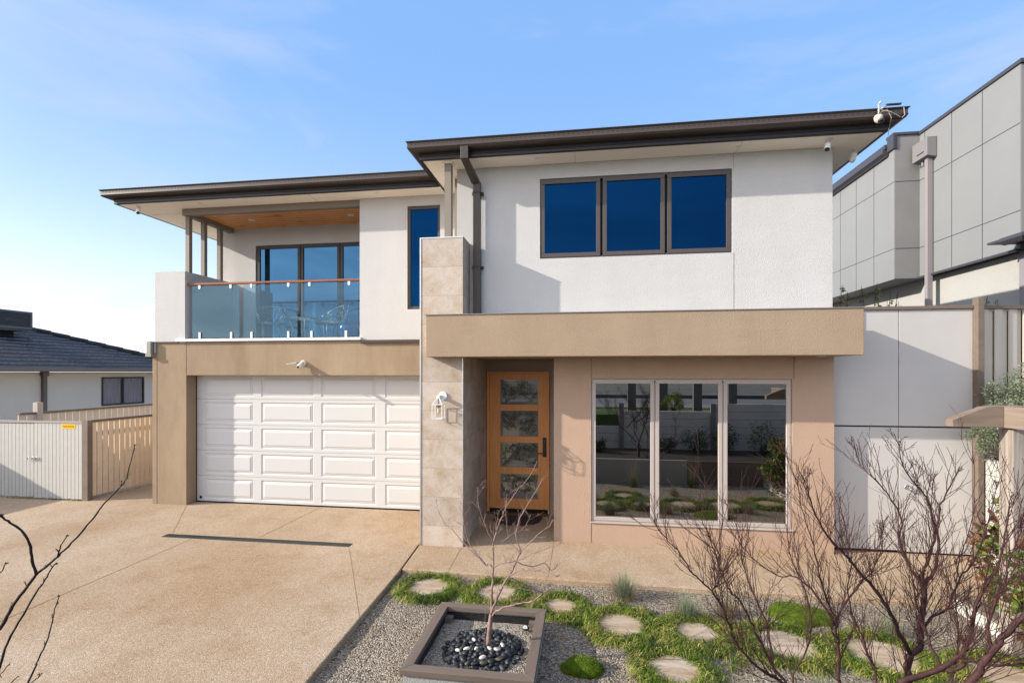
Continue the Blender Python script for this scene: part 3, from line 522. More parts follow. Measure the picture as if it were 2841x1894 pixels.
# roofs
def hip(name, x0, x1, y0, y1, z, k, mat_):
    h = min(x1-x0, y1-y0)/2; mx_, my = (x0+x1)/2, (y0+y1)/2; b = MB(); zt = z+h*k
    if x1-x0 > y1-y0: r = [(x0+h, my, zt), (x1-h, my, zt)]
    else: r = [(mx_, y0+h, zt), (mx_, y1-h, zt)]
    b.v += [(x0, y0, z), (x1, y0, z), (x1, y1, z), (x0, y1, z)]+r
    b.f += [(0, 1, 5, 4), (2, 3, 4, 5), (1, 2, 5), (3, 0, 4)] if x1-x0 > y1-y0 else [(0, 1, 4), (1, 2, 5, 4), (2, 3, 5), (3, 0, 4, 5)]
    b.f.append((3, 2, 1, 0))
    return b.build(name, mat_, H)
rf1 = hip('roof', -2.40, 3.78, 6.66, 14, 5.56, .24, ROOFT); rf2 = hip('roof', -8.35, -2.2, 7.62, 14, 5.56, .24, ROOFT)
FAS = [(0, 5.352), (0, 5.50), (-.03, 5.50), (-.03, 5.352)]
FAS = [(.004, 5.366), (.008, 5.372), (.008, 5.405), (.002, 5.409), (.008, 5.413), (.008, 5.45), (.012, 5.455), (.012, 5.55), (-.03, 5.55), (-.03, 5.364)]
GUT = [(.013, 5.458), (.09, 5.453), (.125, 5.463), (.142, 5.488), (.138, 5.508), (.138, 5.552), (.158, 5.572), (.150, 5.580), (.128, 5.562), (.128, 5.50), (.09, 5.47), (.013, 5.472)]
pu = [(-2.30, 14), (-2.30, 6.76), (3.68, 6.76), (3.68, 14)]; pl = [(-8.24, 14), (-8.24, 7.73), (-2.31, 7.73)]
def rev(p): return p
for pth_, rf in ((pu, rf1), (pl, rf2)):
    q = pth_ if True else pth_[::-1]
    MB().sweep(q, FAS).build('fascia', SLATE, rf); MB().sweep(q, GUT).build('gutter', BROWN, rf)
sl_ = MB()
for i in range(98): x = -2.40+i*.0635; sl_.box(x, x+.034, 6.6205, 6.624, 5.529, 5.535)
for i in range(92): x = -8.33+i*.0635; sl_.box(x, x+.034, 7.5905, 7.594, 5.529, 5.535)
sl_.build('gutter_slots', DARK, rf1)['kind'] = 'stuff'
# roof edge tips just showing above the gutters
MB().prism([(-8.2, 7.75), (-7.7, 7.75), (-7.7, 8.1), (-8.2, 8.1)], 5.56, 5.60).build('hip_flashing', ROOFT, rf2)
# posts under the eaves
PT = mat('post_paint', (.22, .185, .15, 1), .55, .3)
for x, y in ((-1.975, 6.86), (-1.975, 7.42)):
    bx('eave_post', PT, H, x, x+.095, y, y+.095, 4.262, 5.345); bx('post_cap', SOFFIT, H, x-.02, x+.115, y-.02, y+.115, 5.346, 5.369)
for y in (8.2, 8.57, 8.99): bx('balcony_post', PT, H, -7.255, -7.178, y, y+.075, 4.23, 5.25)
b = MB(); b.box(-7.27, MX, 8.14, 8.24, 5.255, 5.368); b.box(-7.27, -7.15, 8.241, 9.348, 5.253, 5.367); b.build('balcony_beam', PT, H)
bx('timber_ceiling', PINE, H, -7.148, MX, 8.242, 9.348, 5.34, 5.362)
j = MB()
for i in range(1, 9): y = 8.242+i*.12; j.box(-7.147, MX, y, y+.004, 5.3385, 5.341)
j.build('ceiling_board_gap', mat('pine_gap', (.14, .05, .015, 1), .8), H)
# balcony floor, white edge, flashings
bx('balcony_floor', mat('floor_tile', (.30, .28, .26, 1), .5), H, -7.17, MX, 8.12, 9.6, 2.88, 2.975)
bx('balcony_edge', mat('white_trim', (.74, .73, .71, 1), .5), H, -7.33, -3.795, 8.05, 8.119, 2.955, 3.0)
bx('flashing', BROWN, H, -7.80, -7.30, 8.075, 8.1, 2.932, 2.955); bx('flashing', BROWN, H, -3.80, -2.285, 8.06, 8.10, 2.90, 2.95)
b = MB(); b.box(-7.89, -7.80, 8.02, 8.11, 2.735, 2.96); b.box(-7.905, -7.785, 8.01, 8.12, 2.68, 2.735); b.box(-7.785, -7.745, 8.07, 8.1, 2.75, 2.93); b.build('rainwater_head', mat('grey_green_steel', (.26, .25, .22, 1), .5), H, bevel=.006)
# ------------------------------------------------- windows
def window(x0, x1, z0, z1, y, panes, fm, gm, fw=.052, deep=.12, sash=None, xs_=None):
    """fixed outer frame set into the wall; a list of (x0,x1) sashes, each with its own pane"""
    f = MB(); f.box(x0+.004, x1-.004, y, y+deep, z1-fw*.5, z1-.004); f.box(x0+.004, x1-.004, y, y+deep, z0+.004, z0+fw*.5); f.box(x0+.004, x0+fw*.5, y, y+deep, z0+fw*.5, z1-fw*.5); f.box(x1-fw*.5, x1-.004, y, y+deep, z0+fw*.5, z1-fw*.5)
    W = f.build('window', fm, H)
    for i, (a, b) in enumerate(panes):
        s = MB(); ya = y-.008; zb, zt = z0+fw*.3, z1-fw*.3; sw = fw
        s.box(a, b, ya, ya+.05, zt-sw, zt); s.box(a, b, ya, ya+.05, zb, zb+sw); s.box(a, a+sw, ya, ya+.05, zb+sw, zt-sw); s.box(b-sw, b, ya, ya+.05, zb+sw, zt-sw)
        s.build('sash', fm, W, bevel=.004)
        bx('window_pane', gm, W, a+sw*.8, b-sw*.8, ya+.022, ya+.03, zb+sw*.8, zt-sw*.8)
        if i: bx('mullion', DARK if fm is FRAME else fm, W, panes[i-1][1]+.001, a-.001, ya+.02, y+deep-.01, z0+fw, z1-fw)
    return W
window(-.649, 1.962, 4.023, 5.163, 7.168, [(-.638, .203), (.236, 1.083), (1.115, 1.95)], FRAME, UGLASS, .058)
window(.075, 2.724, .30, 2.31, 7.172, [(.09, .94), (.958, 1.84), (1.858, 2.71)], FRAMEL, LGLASS, .05)
window(-2.98, -2.41, 3.461, 5.2, 8.14, [(-2.975, -2.415)], mat('dark_bronze', (.07, .058, .05, 1), .4), UGLASS, .04)
b = MB(); b.ext([(.06, 7.13, .285), (.06, 7.30, .305), (2.74, 7.30, .305), (2.74, 7.13, .285)][::1], (0, 0, .012)); b.build('window_sill', FRAMEL, H)
# slider
S = window(-6.67, MX+.01, 2.98, 4.98, 9.37, [(-6.64, -5.70), (-5.73+.045, -4.85), (-4.835, MX)], mat('slider_frame', (.05, .045, .042, 1), .4), SGLASS, .055)
# ------------------------------------------------- garage door: five sections with raised fields
g = MB(); yd = 8.35
def rect_ring(b, xa, xb, za, zb, ya, xa2, xb2, za2, zb2, yb):
    o = [(xa, ya, za), (xb, ya, za), (xb, ya, zb), (xa, ya, zb)]; i = [(xa2, yb, za2), (xb2, yb, za2), (xb2, yb, zb2), (xa2, yb, zb2)]
    for k in range(4): b.poly([o[k], o[(k+1) % 4], i[(k+1) % 4], i[k]])
gx0, gx1 = -7.145, -2.29; pan = [(-7.003, -6.003), (-5.845, -4.823), (-4.674, -3.648), (-3.477, -2.45)]
for r in range(5):
    z0 = .025+.4715*r; z1 = z0+.466; za, zb = z0+.045, z1-.055
    g.poly([(gx0, yd, z0), (gx1, yd, z0), (gx1, yd, za), (gx0, yd, za)]); g.poly([(gx0, yd, zb), (gx1, yd, zb), (gx1, yd, z1), (gx0, yd, z1)])
    g.poly([(gx0, yd, z1), (gx1, yd, z1), (gx1, yd+.02, z1+.003), (gx0, yd+.02, z1+.003)]); g.poly([(gx0, yd+.02, z0-.003), (gx1, yd+.02, z0-.003), (gx1, yd, z0), (gx0, yd, z0)])
    xe = [gx0]+[q for p in pan for q in p]+[gx1]
    for k in range(0, len(xe), 2): g.poly([(xe[k], yd, za), (xe[k+1], yd, za), (xe[k+1], yd, zb), (xe[k], yd, zb)])
    for a, c in pan:
        prof = [(0, 0), (.014, .013), (.024, .013), (.032, .007), (.045, .007), (.062, .0), (.066, -.002)]
        for (d0, y0), (d1, y1) in zip(prof, prof[1:]): rect_ring(g, a+d0, c-d0, za+d0, zb-d0, yd+y0, a+d1, c-d1, za+d1, zb-d1, yd+y1)
        d, yy = prof[-1]; g.poly([(a+d, yd+yy, za+d), (c-d, yd+yy, za+d), (c-d, yd+yy, zb-d), (a+d, yd+yy, zb-d)])
gd = g.build('garage_door', DOORW, H)
b = MB(); b.box(gx0-.006, gx1, yd+.03, yd+.06, 0, 2.40); b.box(gx0-.008, gx0-.001, yd-.02, yd+.05, 0, 2.35); b.build('door_seal', DARK, gd)
bdg = MB().ext([(-7.065, 8.346, .125), (-7.032, 8.346, .092), (-7.065, 8.346, .059), (-7.098, 8.346, .092)], (0, .003, 0)).build('badge', BLACKG, gd)
# ------------------------------------------------- front door
fd = MB(); yf = 8.36
fd.box(-1.664, -1.618, yf, yf+.1, .0, 2.41); fd.box(-.626, -.605, yf, yf+.1, .0, 2.41); fd.box(-1.618, -.626, yf, yf+.1, 2.378, 2.41)
D = fd.build('front_door', DOORT, H)
pz = [(1.855, 2.284), (1.317, 1.753), (.797, 1.217), (.267, .686)]; leaf = MB(); yl = yf+.02
leaf.box(-1.616, -1.435, yl, yl+.04, .10, 2.376); leaf.box(-.791, -.628, yl, yl+.04, .10, 2.376)
zz = [.10]+[v for p in pz[::-1] for v in p]+[2.376]
for k in range(0, len(zz), 2): leaf.box(-1.435, -.791, yl, yl+.04, zz[k], zz[k+1])
leaf.build('door_leaf', DOORT, D)
b = MB(); b.box(-1.616, -.628, yl-.004, yl+.05, .045, .098); b.box(-1.616, -.628, yl-.02, yl, .05, .062); b.build('weather_seal', DARK, D)
bx('threshold', mat('threshold_timber', (.10, .055, .03, 1), .6), D, -1.66, -.61, yf-.03, yf+.1, .003, .043)
GREENS = [(.05, .09, .012), (.08, .13, .01), (.03, .035, .02), (.045, .02, .014), (.02, .02, .022), (.03, .03, .03), (.02, .02, .022), (.07, .03, .01)]
rl = random.Random(5)
for za, zb in pz:
    bx('glass_panel', DGLASS, D, -1.434, -.792, yl+.012, yl+.02, za+.001, zb-.001)
    p = MB(); yy = yl+.0105
    for k in range(30):
        x = rl.uniform(-1.42, -.82); z = rl.uniform(za+.02, zb-.1); a = rl.uniform(.3, 2.8); ln = .0
        pts = [(x, z)]
        for s_ in range(7):
            a += rl.uniform(-.35, .35); x += cos(a)*.03; z += sin(a)*.03
            if not (-1.42 < x < -.81 and za+.015 < z < zb-.015): break
            pts.append((x, z))
            for sd in (-1, 1):
                if rl.random() < .2: continue
                b_ = a+sd*rl.uniform(.6, 1.1); L_ = rl.uniform(.03, .05); tx, tz = x+cos(b_)*L_, z+sin(b_)*L_
                if not (-1.43 < tx < -.80 and za+.005 < tz < zb-.005): continue
                nx_, nz_ = -sin(b_)*L_*.2, cos(b_)*L_*.2; mx2, mz2 = (x+tx)/2, (z+tz)/2
                p.poly([(x, yy, z), (mx2+nx_, yy, mz2+nz_), (tx, yy, tz), (mx2-nx_, yy, mz2-nz_)], rl.choice(GREENS)); yy -= .000004
        for (xa, z_a), (xb, z_b) in zip(pts, pts[1:]):
            p.poly([(xa, yy, z_a-.0022), (xb, yy, z_b-.0022), (xb, yy, z_b+.0022), (xa, yy, z_a+.0022)], (.02, .02, .022)); yy -= .000004
    p.build('leaf_pattern', mat('stained_leaf', (1, 1, 1, 1), .5, attr='Col'), D)
hb = MB(); hb.box(-.715, -.652, yl-.024, yl, .985, 1.31); hd_ = hb.build('lock_plate', mat('black_metal', (.012, .012, .013, 1), .35, .5), D, bevel=.006)
MB().box(-.80, -.675, yl-.06, yl-.045, 1.04, 1.058).box(-.69, -.672, yl-.046, yl-.024, 1.04, 1.058).build('door_handle', MATS['black_metal'], D, bevel=.003)
MB().lathe((-.684, yl-.026, 1.24), [(.013, 0), (.013, -.003)], 16, 'Y').build('keypad', GPLAST, D)
# ------------------------------------------------- upper downpipe from the gutter down to the canopy
dpm = BROWN; b = MB(); xo = -1.63; w2, t2 = .052, .036
b.box(xo-w2, xo+w2, 6.62, 6.69, 5.30, 5.47)
b.ext([(xo-w2, 6.62, 5.299), (xo-w2, 6.69, 5.315), (xo-w2+.06, 7.10, 5.17), (xo-w2+.06, 7.03, 5.10)], (w2*2, 0, 0))
xw = -1.602; b.box(xw, xw+.105, 7.03, 7.10, 3.18, 5.13); dp = b.build('downpipe', dpm, H, bevel=.004)
for z in (4.985, 3.915): b = MB(); b.box(xw-.03, xw+.135, 7.10, 7.149, z-.018, z+.018); b.box(xw-.004, xw+.109, 7.024, 7.105, z-.014, z+.014); b.build('pipe_bracket', SLATE, dp)
# ------------------------------------------------- balustrade
b = MB(); b.box(-7.174, MX-.002, 8.148, 8.205, 3.978, 4.018); B = b.build('balustrade', RAILT, H, bevel=.008)
for a, c in ((-7.095, -6.143), (-6.068, -5.025), (-4.964, -3.892)):
    bx('glass_panel', BGLASS, B, a, c, 8.17, 8.182, 3.022, 3.962)
for x in (-6.93, -6.30, -5.90, -5.19, -4.75, -4.11):
    MB().box(x-.024, x+.024, 8.155, 8.197, 2.998, 3.125).box(x-.05, x+.05, 8.14, 8.21, 2.996, 3.004).build('spigot', STEEL, B, bevel=.004)
for x in (-6.938, -6.316, -5.911, -5.192, -4.793, -4.057):
    MB().ext([(x-.022, 8.160, 3.985), (x+.022, 8.160, 3.985), (x+.022, 8.160, 3.925), (x+.012, 8.160, 3.907), (x-.012, 8.160, 3.907), (x-.022, 8.160, 3.925)], (0, .008, 0)).build('glass_clip', STEEL, B)
# ================================================================== FITTINGS ON THE HOUSE
def downlight(x, y, z, label, grp, r=.055, m=SOFFIT):
    t = empty('downlight', (x, y, z), label, 'downlight', grp)
    MB().lathe((x, y, z-.008), [(r*.8, 0), (r, .002), (r, .008)], 24).build('trim_ring', m, t, smooth=False)
    MB().lathe((x, y, z-.0095), [(r*.7, 0), (r*.7, .0012)], 24).build('diffuser', WPLAST, t)
    return t
G = 'round downlights set in the ceilings'
downlight(-6.69, 7.89, 5.37, 'round cream soffit light above the left end of the balcony', G)
downlight(-3.41, 7.85, 5.37, 'round cream soffit light above the narrow blue window', G)
downlight(-7.97, 8.95, 5.37, 'round cream soffit light beside the balcony posts, outermost to the left', G)
downlight(-.675, 6.91, 5.37, 'round cream soffit light above the left sash of the upper triple window', G)
downlight(1.99, 6.94, 5.37, 'round cream soffit light above the right end of the upper triple window', G)
downlight(-6.39, 8.84, 5.34, 'white downlight at the left in the orange timber ceiling', G, .06, WPLAST)
downlight(-4.35, 8.82, 5.34, 'white downlight at the right in the orange timber ceiling', G, .06, WPLAST)
def eyecam(x, y, z, d, lens, label):
    t = empty('security_camera', (x, y, z), label, 'security camera', 'security cameras under the eaves')
    MB().lathe((x, y, z-.02), [(.042, 0), (.05, .006), (.05, .02)], 20).build('mounting_plate', WPLAST, t)
    p1 = Vector((x, y, z-.02)); p2 = p1+Vector((d[0]*.02, d[1]*.02, -.045)); p3 = p2+Vector(d)*.10
    MB().tube([p1, p2], .014, .014, 10).build('arm', WPLAST, t, smooth=True)
    MB().tube([p2-Vector(d)*.02, p2, p3-Vector(d)*.01, p3], 0, 0, 16, rr=[.022, .034, .036, .030]).build('body', WPLAST, t, smooth=True)
    MB().tube([p3, p3+Vector(d)*.006, p3+Vector(d)*.014], 0, 0, 16, rr=[.031, .029, .018]).build('lens', lens, t, smooth=True)
eyecam(-7.90, 7.88, 5.37, Vector((.35, -.5, -.8)).normalized(), BLACKG, 'white camera with black eye under the left corner of the eaves')
eyecam(3.06, 6.91, 5.37, Vector((-.3, -.45, -.84)).normalized(), BLACKG, 'white camera with black eye under the right eave above the wall corner')
eyecam(3.54, 7.25, 5.37, Vector((-.25, .1, -.96)).normalized(), WPLAST, 'all-white camera under the right eave beside the sky')
# pan camera clamped to the gutter
WP2 = mat('aged_white_plastic', (.50, .47, .40, 1), .45, .3)
t = empty('dome_camera', (3.43, 6.5, 5.45), 'white dome camera clamped on the right end of the gutter with loose cables', 'security camera')
MB().lathe((3.43, 6.5, 5.40), [(.0, -.05), (.022, -.044), (.038, -.026), (.046, 0), (.047, .02), (.038, .038), (.015, .046), (0, .047)], 24).build('housing', WP2, t, smooth=True)
MB().lathe((3.447, 6.484, 5.378), [(.0, -.04), (.02, -.036), (.034, -.018), (.04, 0)], 20).build('lens', BLACKG, t, smooth=True)
MB().tube([(3.43, 6.5, 5.46), (3.45, 6.53, 5.50), (3.46, 6.55, 5.57), (3.46, 6.55, 5.60)], .008, .007, 8).tube([(3.45, 6.55, 5.52), (3.56, 6.55, 5.58)], .008, .008, 6).tube([(3.45, 6.52, 5.585), (3.47, 6.52, 5.615)], .013, .010, 8).build('bracket', WP2, t, smooth=True)
bx('clamp_bar', BLACKG, t, 3.54, 3.70, 6.535, 6.565, 5.575, 5.59)
MB().tube([(3.45, 6.5, 5.47), (3.52, 6.49, 5.50), (3.57, 6.50, 5.40), (3.60, 6.6, 5.33), (3.63, 6.68, 5.27)], .004, .004, 5).tube([(3.46, 6.5, 5.5), (3.55, 6.47, 5.46), (3.66, 6.49, 5.40)], .004, .004, 5).tube([(3.72, 6.53, 5.53), (3.73, 6.53, 5.44), (3.70, 6.53, 5.41)], .005, .005, 5).build('cable', mat('grey_cable', (.3, .28, .25, 1), .6), t)
# spotlight over the garage door
t = empty('sensor_spotlight', (-4.86, 8.1, 2.56), 'white wall spotlight with side arm above the garage door', 'wall light')
MB().lathe((-4.862, 8.099, 2.56), [(.052, 0), (.05, -.02), (.035, -.045), (0, -.05)], 24, 'Y').build('wall_plate', WPLAST, t, smooth=True)
MB().tube([(-4.862, 8.06, 2.56), (-4.85, 7.98, 2.53), (-4.83, 7.87, 2.49)], 0, 0, 16, rr=[.034, .034, .026]).build('lamp_head', WPLAST, t, smooth=True)
MB().tube([(-4.83, 7.87, 2.49), (-4.829, 7.865, 2.488)], .024, .022, 16).build('lens', GPLAST, t)
MB().tube([(-4.89, 8.05, 2.56), (-4.935, 8.0, 2.565)], .008, .008, 8).build('arm', GPLAST, t)
b = MB(); b.ext([(-4.94, 7.99, 2.575), (-5.09, 7.93, 2.545), (-5.09, 7.93, 2.53), (-4.94, 7.99, 2.555)], (.01, .05, 0)).build('sensor_wing', WPLAST, t, bevel=.004)
# lantern
t = empty('wall_lantern', (-1.96, 6.72, 1.9), 'white open-frame wall lantern with clear glass tube on the stone pier', 'lantern')
MB().lathe((-1.95, 6.719, 2.075), [(.058, 0), (.058, -.018), (.05, -.022)], 28, 'Y').build('wall_plate', WPLAST, t)
cx_, cy_ = -1.985, 6.60
MB().box(cx_-.022, cx_+.022, cy_-.02, 6.70, 2.045, 2.085).build('arm', WPLAST, t, bevel=.003)
b = MB(); hw = .068; zb_, zt_ = 1.775, 1.965; r_ = .0055
cs = [(cx_-hw, cy_-hw), (cx_+hw, cy_-hw), (cx_+hw, cy_+hw), (cx_-hw, cy_+hw)]
for k in range(4):
    p, q = cs[k], cs[(k+1) % 4]
    for z in (zb_, zt_): b.tube([(*p, z), (*q, z)], r_, r_, 4)
    b.tube([(*p, zb_), (*p, zt_)], r_, r_, 4); b.tube([(*p, zt_), (cx_+(p[0]-cx_)*.25, cy_+(p[1]-cy_)*.25, 2.046)], r_, r_, 4)
b.build('frame', WPLAST, t)
MB().lathe((cx_, cy_, 1.93), [(.04, 0), (.044, .012), (.02, .03), (.008, .034), (.006, .12)], 20).build('lamp_cap', mat('grey_cap', (.25, .25, .25, 1), .3, metal=.6), t)
MB().lathe((cx_, cy_, 1.79), [(.036, 0), (.036, .14)], 24).build('glass_tube', CGLASS, t, smooth=True)
MB().lathe((cx_, cy_, 1.83), [(.0, 0), (.013, .008), (.018, .028), (.012, .055), (.008, .1)], 14).build('bulb', mat('amber_bulb', (.7, .5, .3, 1), .15), t, smooth=True)
# doormat
t = MB().prism([(-1.53, 8.27), (-.71, 8.27), (-.73, 8.0), (-.82, 7.85), (-.98, 7.76), (-1.17, 7.74), (-1.35, 7.80), (-1.47, 7.93)][::-1], .004, .018).build('doormat', MATC); tag(t, 'dark half-round mat on the porch at the timber front door', 'doormat')
# drain
t = empty('trench_drain', (-4.68, 6.55, 0), 'long black slotted drain grate let into the driveway before the garage door', 'drain')
b = MB(); b.box(-6.13, -3.23, 6.485, 6.497, .001, .008); b.box(-6.13, -3.23, 6.598, 6.61, .001, .008); b.box(-6.13, -3.23, 6.544, 6.551, .001, .0075)
for i in range(101): x = -6.13+i*.0288; b.box(x, x+.010, 6.497, 6.598, .0015, .007)
b.build('grate', mat('black_grate', (.06, .062, .06, 1), .45, .4), t); bx('channel', DARK, t, -6.13, -3.23, 6.49, 6.605, -.05, .0008)
# balcony furniture
def tub_chair(x, y, rz, label):
    t = empty('wire_chair', (x, y, 2.976), label, 'chair', 'woven wire chairs on the balcony'); rr_ = random.Random(3)
    def P(a, h, k=1): # point on the shell, angle a, height h
        r = .27*(.82+.25*(h-.36)/.36)*k; return Vector((x+cos(a+rz)*r, y+sin(a+rz)*r, 2.976+h))
    top = [P(a, .40+.33*max(0, cos(a*.62))**.8) for a in [radians(-130+i*13) for i in range(21)]]
    MB().tube(top, .011, .011, 8).build('top_rail', WIREM, t, smooth=True)
    MB().tube([P(radians(k*18), .37) for k in range(21)], .009, .009, 6).build('seat_ring', WIREM, t, smooth=True)
    b = MB()
    for k in range(70):
        a = radians(rr_.uniform(-128, 128)); hmax = .40+.33*max(0, cos(a*.62))**.8; h = rr_.uniform(.38, hmax-.02); a2 = a+rr_.uniform(-.4, .4); h2 = min(hmax, h+rr_.uniform(-.1, .14))
        h2 = max(.37, min(h2, .40+.33*max(0, cos(a2*.62))**.8)); b.tube([P(a, h), P((a+a2)/2, (h+h2)/2), P(a2, h2)], .0035, .0035, 4)
    b.build('woven_back', WIREM, t)
    b = MB()
    for k in range(34):
        a = rr_.uniform(0, 6.28); a2 = a+rr_.uniform(1.2, 3.4); b.tube([P(a, .37), P(a2, .365)], .004, .004, 4)
    b.build('seat', WIREM, t)
    for a in (45, 135, 225, 315):
        q = P(radians(a), .36, .9); q2 = P(radians(a), .0, 1.35); b = MB().tube([q, q2], .008, .008, 6); b.build('leg', WIREM, t, smooth=True)
tub_chair(-4.72, 8.86, radians(40), 'silver woven wire tub chair on the balcony beside the blue pot')
tub_chair(-6.05, 8.95, radians(120), 'silver woven wire tub chair at the left of the round balcony table')
t = empty('wire_table', (-5.35, 8.88, 2.976), 'low round woven wire table between the balcony chairs', 'table')
b = MB(); rr_ = random.Random(9); ring = [(-5.35+.27*cos(a), 8.88+.27*sin(a), 3.42) for a in [2*pi*i/24 for i in range(25)]]
b.tube(ring, .010, .010, 6)
for k in range(40):
    a, c = rr_.uniform(0, 6.28), rr_.uniform(0, 6.28); b.tube([(-5.35+.27*cos(a), 8.88+.27*sin(a), 3.418), (-5.35+.27*cos(c), 8.88+.27*sin(c), 3.418)], .004, .004, 4)
b.build('table_top', WIREM, t)
for a in (.6, 2.2, 3.8, 5.4): MB().tube([(-5.35+.25*cos(a), 8.88+.25*sin(a), 3.41), (-5.35+.16*cos(a), 8.88+.16*sin(a), 3.2), (-5.35+.24*cos(a), 8.88+.24*sin(a), 2.98)], .008, .008, 6).build('leg', WIREM, t, smooth=True)
t = MB().lathe((-4.28, 8.62, 2.976), [(.0, 0), (.10, 0), (.15, .08), (.20, .18), (.195, .25), (.17, .29), (.195, .315), (.20, .325), (.17, .325), (.15, .29), (.14, .2), (0, .18)], 32).build('glazed_pot', CERAM, origin=(-4.28, 8.62, 2.976), smooth=True)
tag(t, 'glossy round blue ceramic pot at the right end of the balcony', 'pot')
# ================================================================== LEFT SIDE
# swing gates of white ribbed boards
t = empty('double_gate', (-10.4, 8.12, 0), 'pair of white vertical-board gates closing the side of the driveway', 'gate')
def boards(name, m, parent, x0, x1, y, z0, z1, pitch=.082, gap=.008, dep=.02):
    b = MB(); n = max(1, round((x1-x0)/pitch)); p = (x1-x0)/n
    for i in range(n): b.box(x0+i*p+gap/2, x0+(i+1)*p-gap/2, y, y+dep, z0+random.uniform(-.006, .006), z1)
    b.box(x0, x1, y+dep+.001, y+dep+.008, z0+.02, z1); return b.build(name, m, parent, bevel=0)
RIB = mat('gate_groove', (.22, .20, .18, 1), .8)
boards('gate_leaf', GATEP, t, -11.9, -10.42, 8.12, .03, 1.435); boards('gate_leaf', GATEP, t, -10.40, -9.335, 8.11, .02, 1.44)
bx('top_rail', mat('rail_taupe', (.33, .28, .24, 1), .6), t, -11.9, -9.335, 8.10, 8.16, 1.442, 1.478)
for x in (-10.50, -10.40, -10.31):
    MB().tube([(x+.03*cos(a), 8.095, .76+.03*sin(a)) for a in [2*pi*i/12 for i in range(13)]], .006, .006, 6).build('ring_latch', STEEL, t, smooth=True)
t = empty('warning_sign', (-9.63, 8.105, 1.38), 'small yellow dog warning sign at the top of the white gate', 'sign')
MB().ext([(-9.775, 8.106, 1.432), (-9.485, 8.106, 1.425), (-9.485, 8.106, 1.335), (-9.77, 8.106, 1.34)][::-1], (0, .003, 0)).build('sign_plate', YEL, t)
text('Beware of the Dog', .036, DARK, t, (-9.63, 8.104, 1.383), (pi/2, 0, 0), italic=0, sx=.85)
t = MB().box(-9.33, -9.20, 8.09, 8.19, -.05, 1.50).build('gate_post', mat('post_brown', (.20, .155, .12, 1), .7, var=.2, vscale=6), origin=(-9.26, 8.14, 0), bevel=.004); tag(t, 'brown square post between the white gates and the tan paling fence', 'post')
t = empty('paling_fence', (-9.25, 9.4, 0), 'tan paling fence with open gaps running back from the brown gate post', 'fence')
b = MB(); y = 8.2
while y < 13: b.box(-9.262, -9.24, y, y+.098, .06, 1.455); y += .117
b.build('paling_panel', PALET, t); bx('top_rail', GREYTY, t, -9.28, -9.225, 8.2, 13, 1.457, 1.50); bx('bottom_rail', GREYTY, t, -9.30, -9.264, 8.2, 13, .3, .38); bx('middle_rail', GREYTY, t, -9.30, -9.264, 8.2, 13, 1.2, 1.28)
t = empty('boundary_fence', (-10.9, 10.6, 0), 'pale boundary fence seen over the top of the gates and palings', 'fence')
b = MB(); y = 8.3
while y < 20: b.box(-11.02, -11.0, y, y+.14, -.1, 1.56); y += .15
b.build('paling_panel', mat('pale_paling', (.62, .56, .48, 1), .75, var=.1, vscale=5), t); bx('top_rail', GREYTY, t, -11.03, -10.97, 8.3, 20, 1.562, 1.60)
for y in (8.6, 12.35): bx('fence_post', mat('post_pale', (.42, .37, .32, 1), .7), t, -11.06, -10.95, y, y+.11, -.1, 1.79)
# wall beyond the frame whose shadow falls over the gates
t = MB().box(-12.9, -12.7, 3.0, 8.6, -.1, 1.32).build('boundary_wall', GSLEEP, origin=(-12.8, 6, 0)); tag(t, 'low boundary wall beyond the left edge of the driveway', 'wall')
# moss line and weeds
b = MB(); rr_ = random.Random(2)
for k in range(500):
    if k < 300: x, y = rr_.uniform(-11, -9.3), 8.09+rr_.uniform(-.03, .02)
    else: x, y = -9.225+rr_.uniform(-.01, .03), rr_.uniform(8.25, 10.4)
    b.blade((x, y, 0), (rr_.uniform(-1, 1), rr_.uniform(-1, .2), 1.2), rr_.uniform(.015, .04), .008, .8, (.12, .13, .03), (.2, .17, .05), 2)
tag(b.build('grass_tufts', TUFT), kind='stuff')
# neighbour's bungalow
NH = empty('bungalow', (-17, 12, 0), 'single-storey grey-rendered bungalow with a dark tiled hip roof on the left', 'house')
b = MB(); b.box(-17.25, -17, -3, 15.447, -.3, 2.41); b.box(-17.25, -17, 17.165, 19, -.3, 2.41); b.box(-17.25, -17, 15.447, 17.165, -.3, 1.21); b.box(-17.25, -17, 15.447, 17.165, 2.23, 2.41); b.box(-27, -17.251, 18.8, 19, -.3, 2.41); b.build('wall', LWALL, NH)
bx('soffit', LWALL, NH, -17.0, -16.5, -3, 19.5, 2.42, 2.44)
b = MB(); hx, hy = -16.5, 19.5; k = 5.3; sl3 = .375
def rp(a, c): return (hx-a, hy-c, 2.52+min(a, c)*sl3)
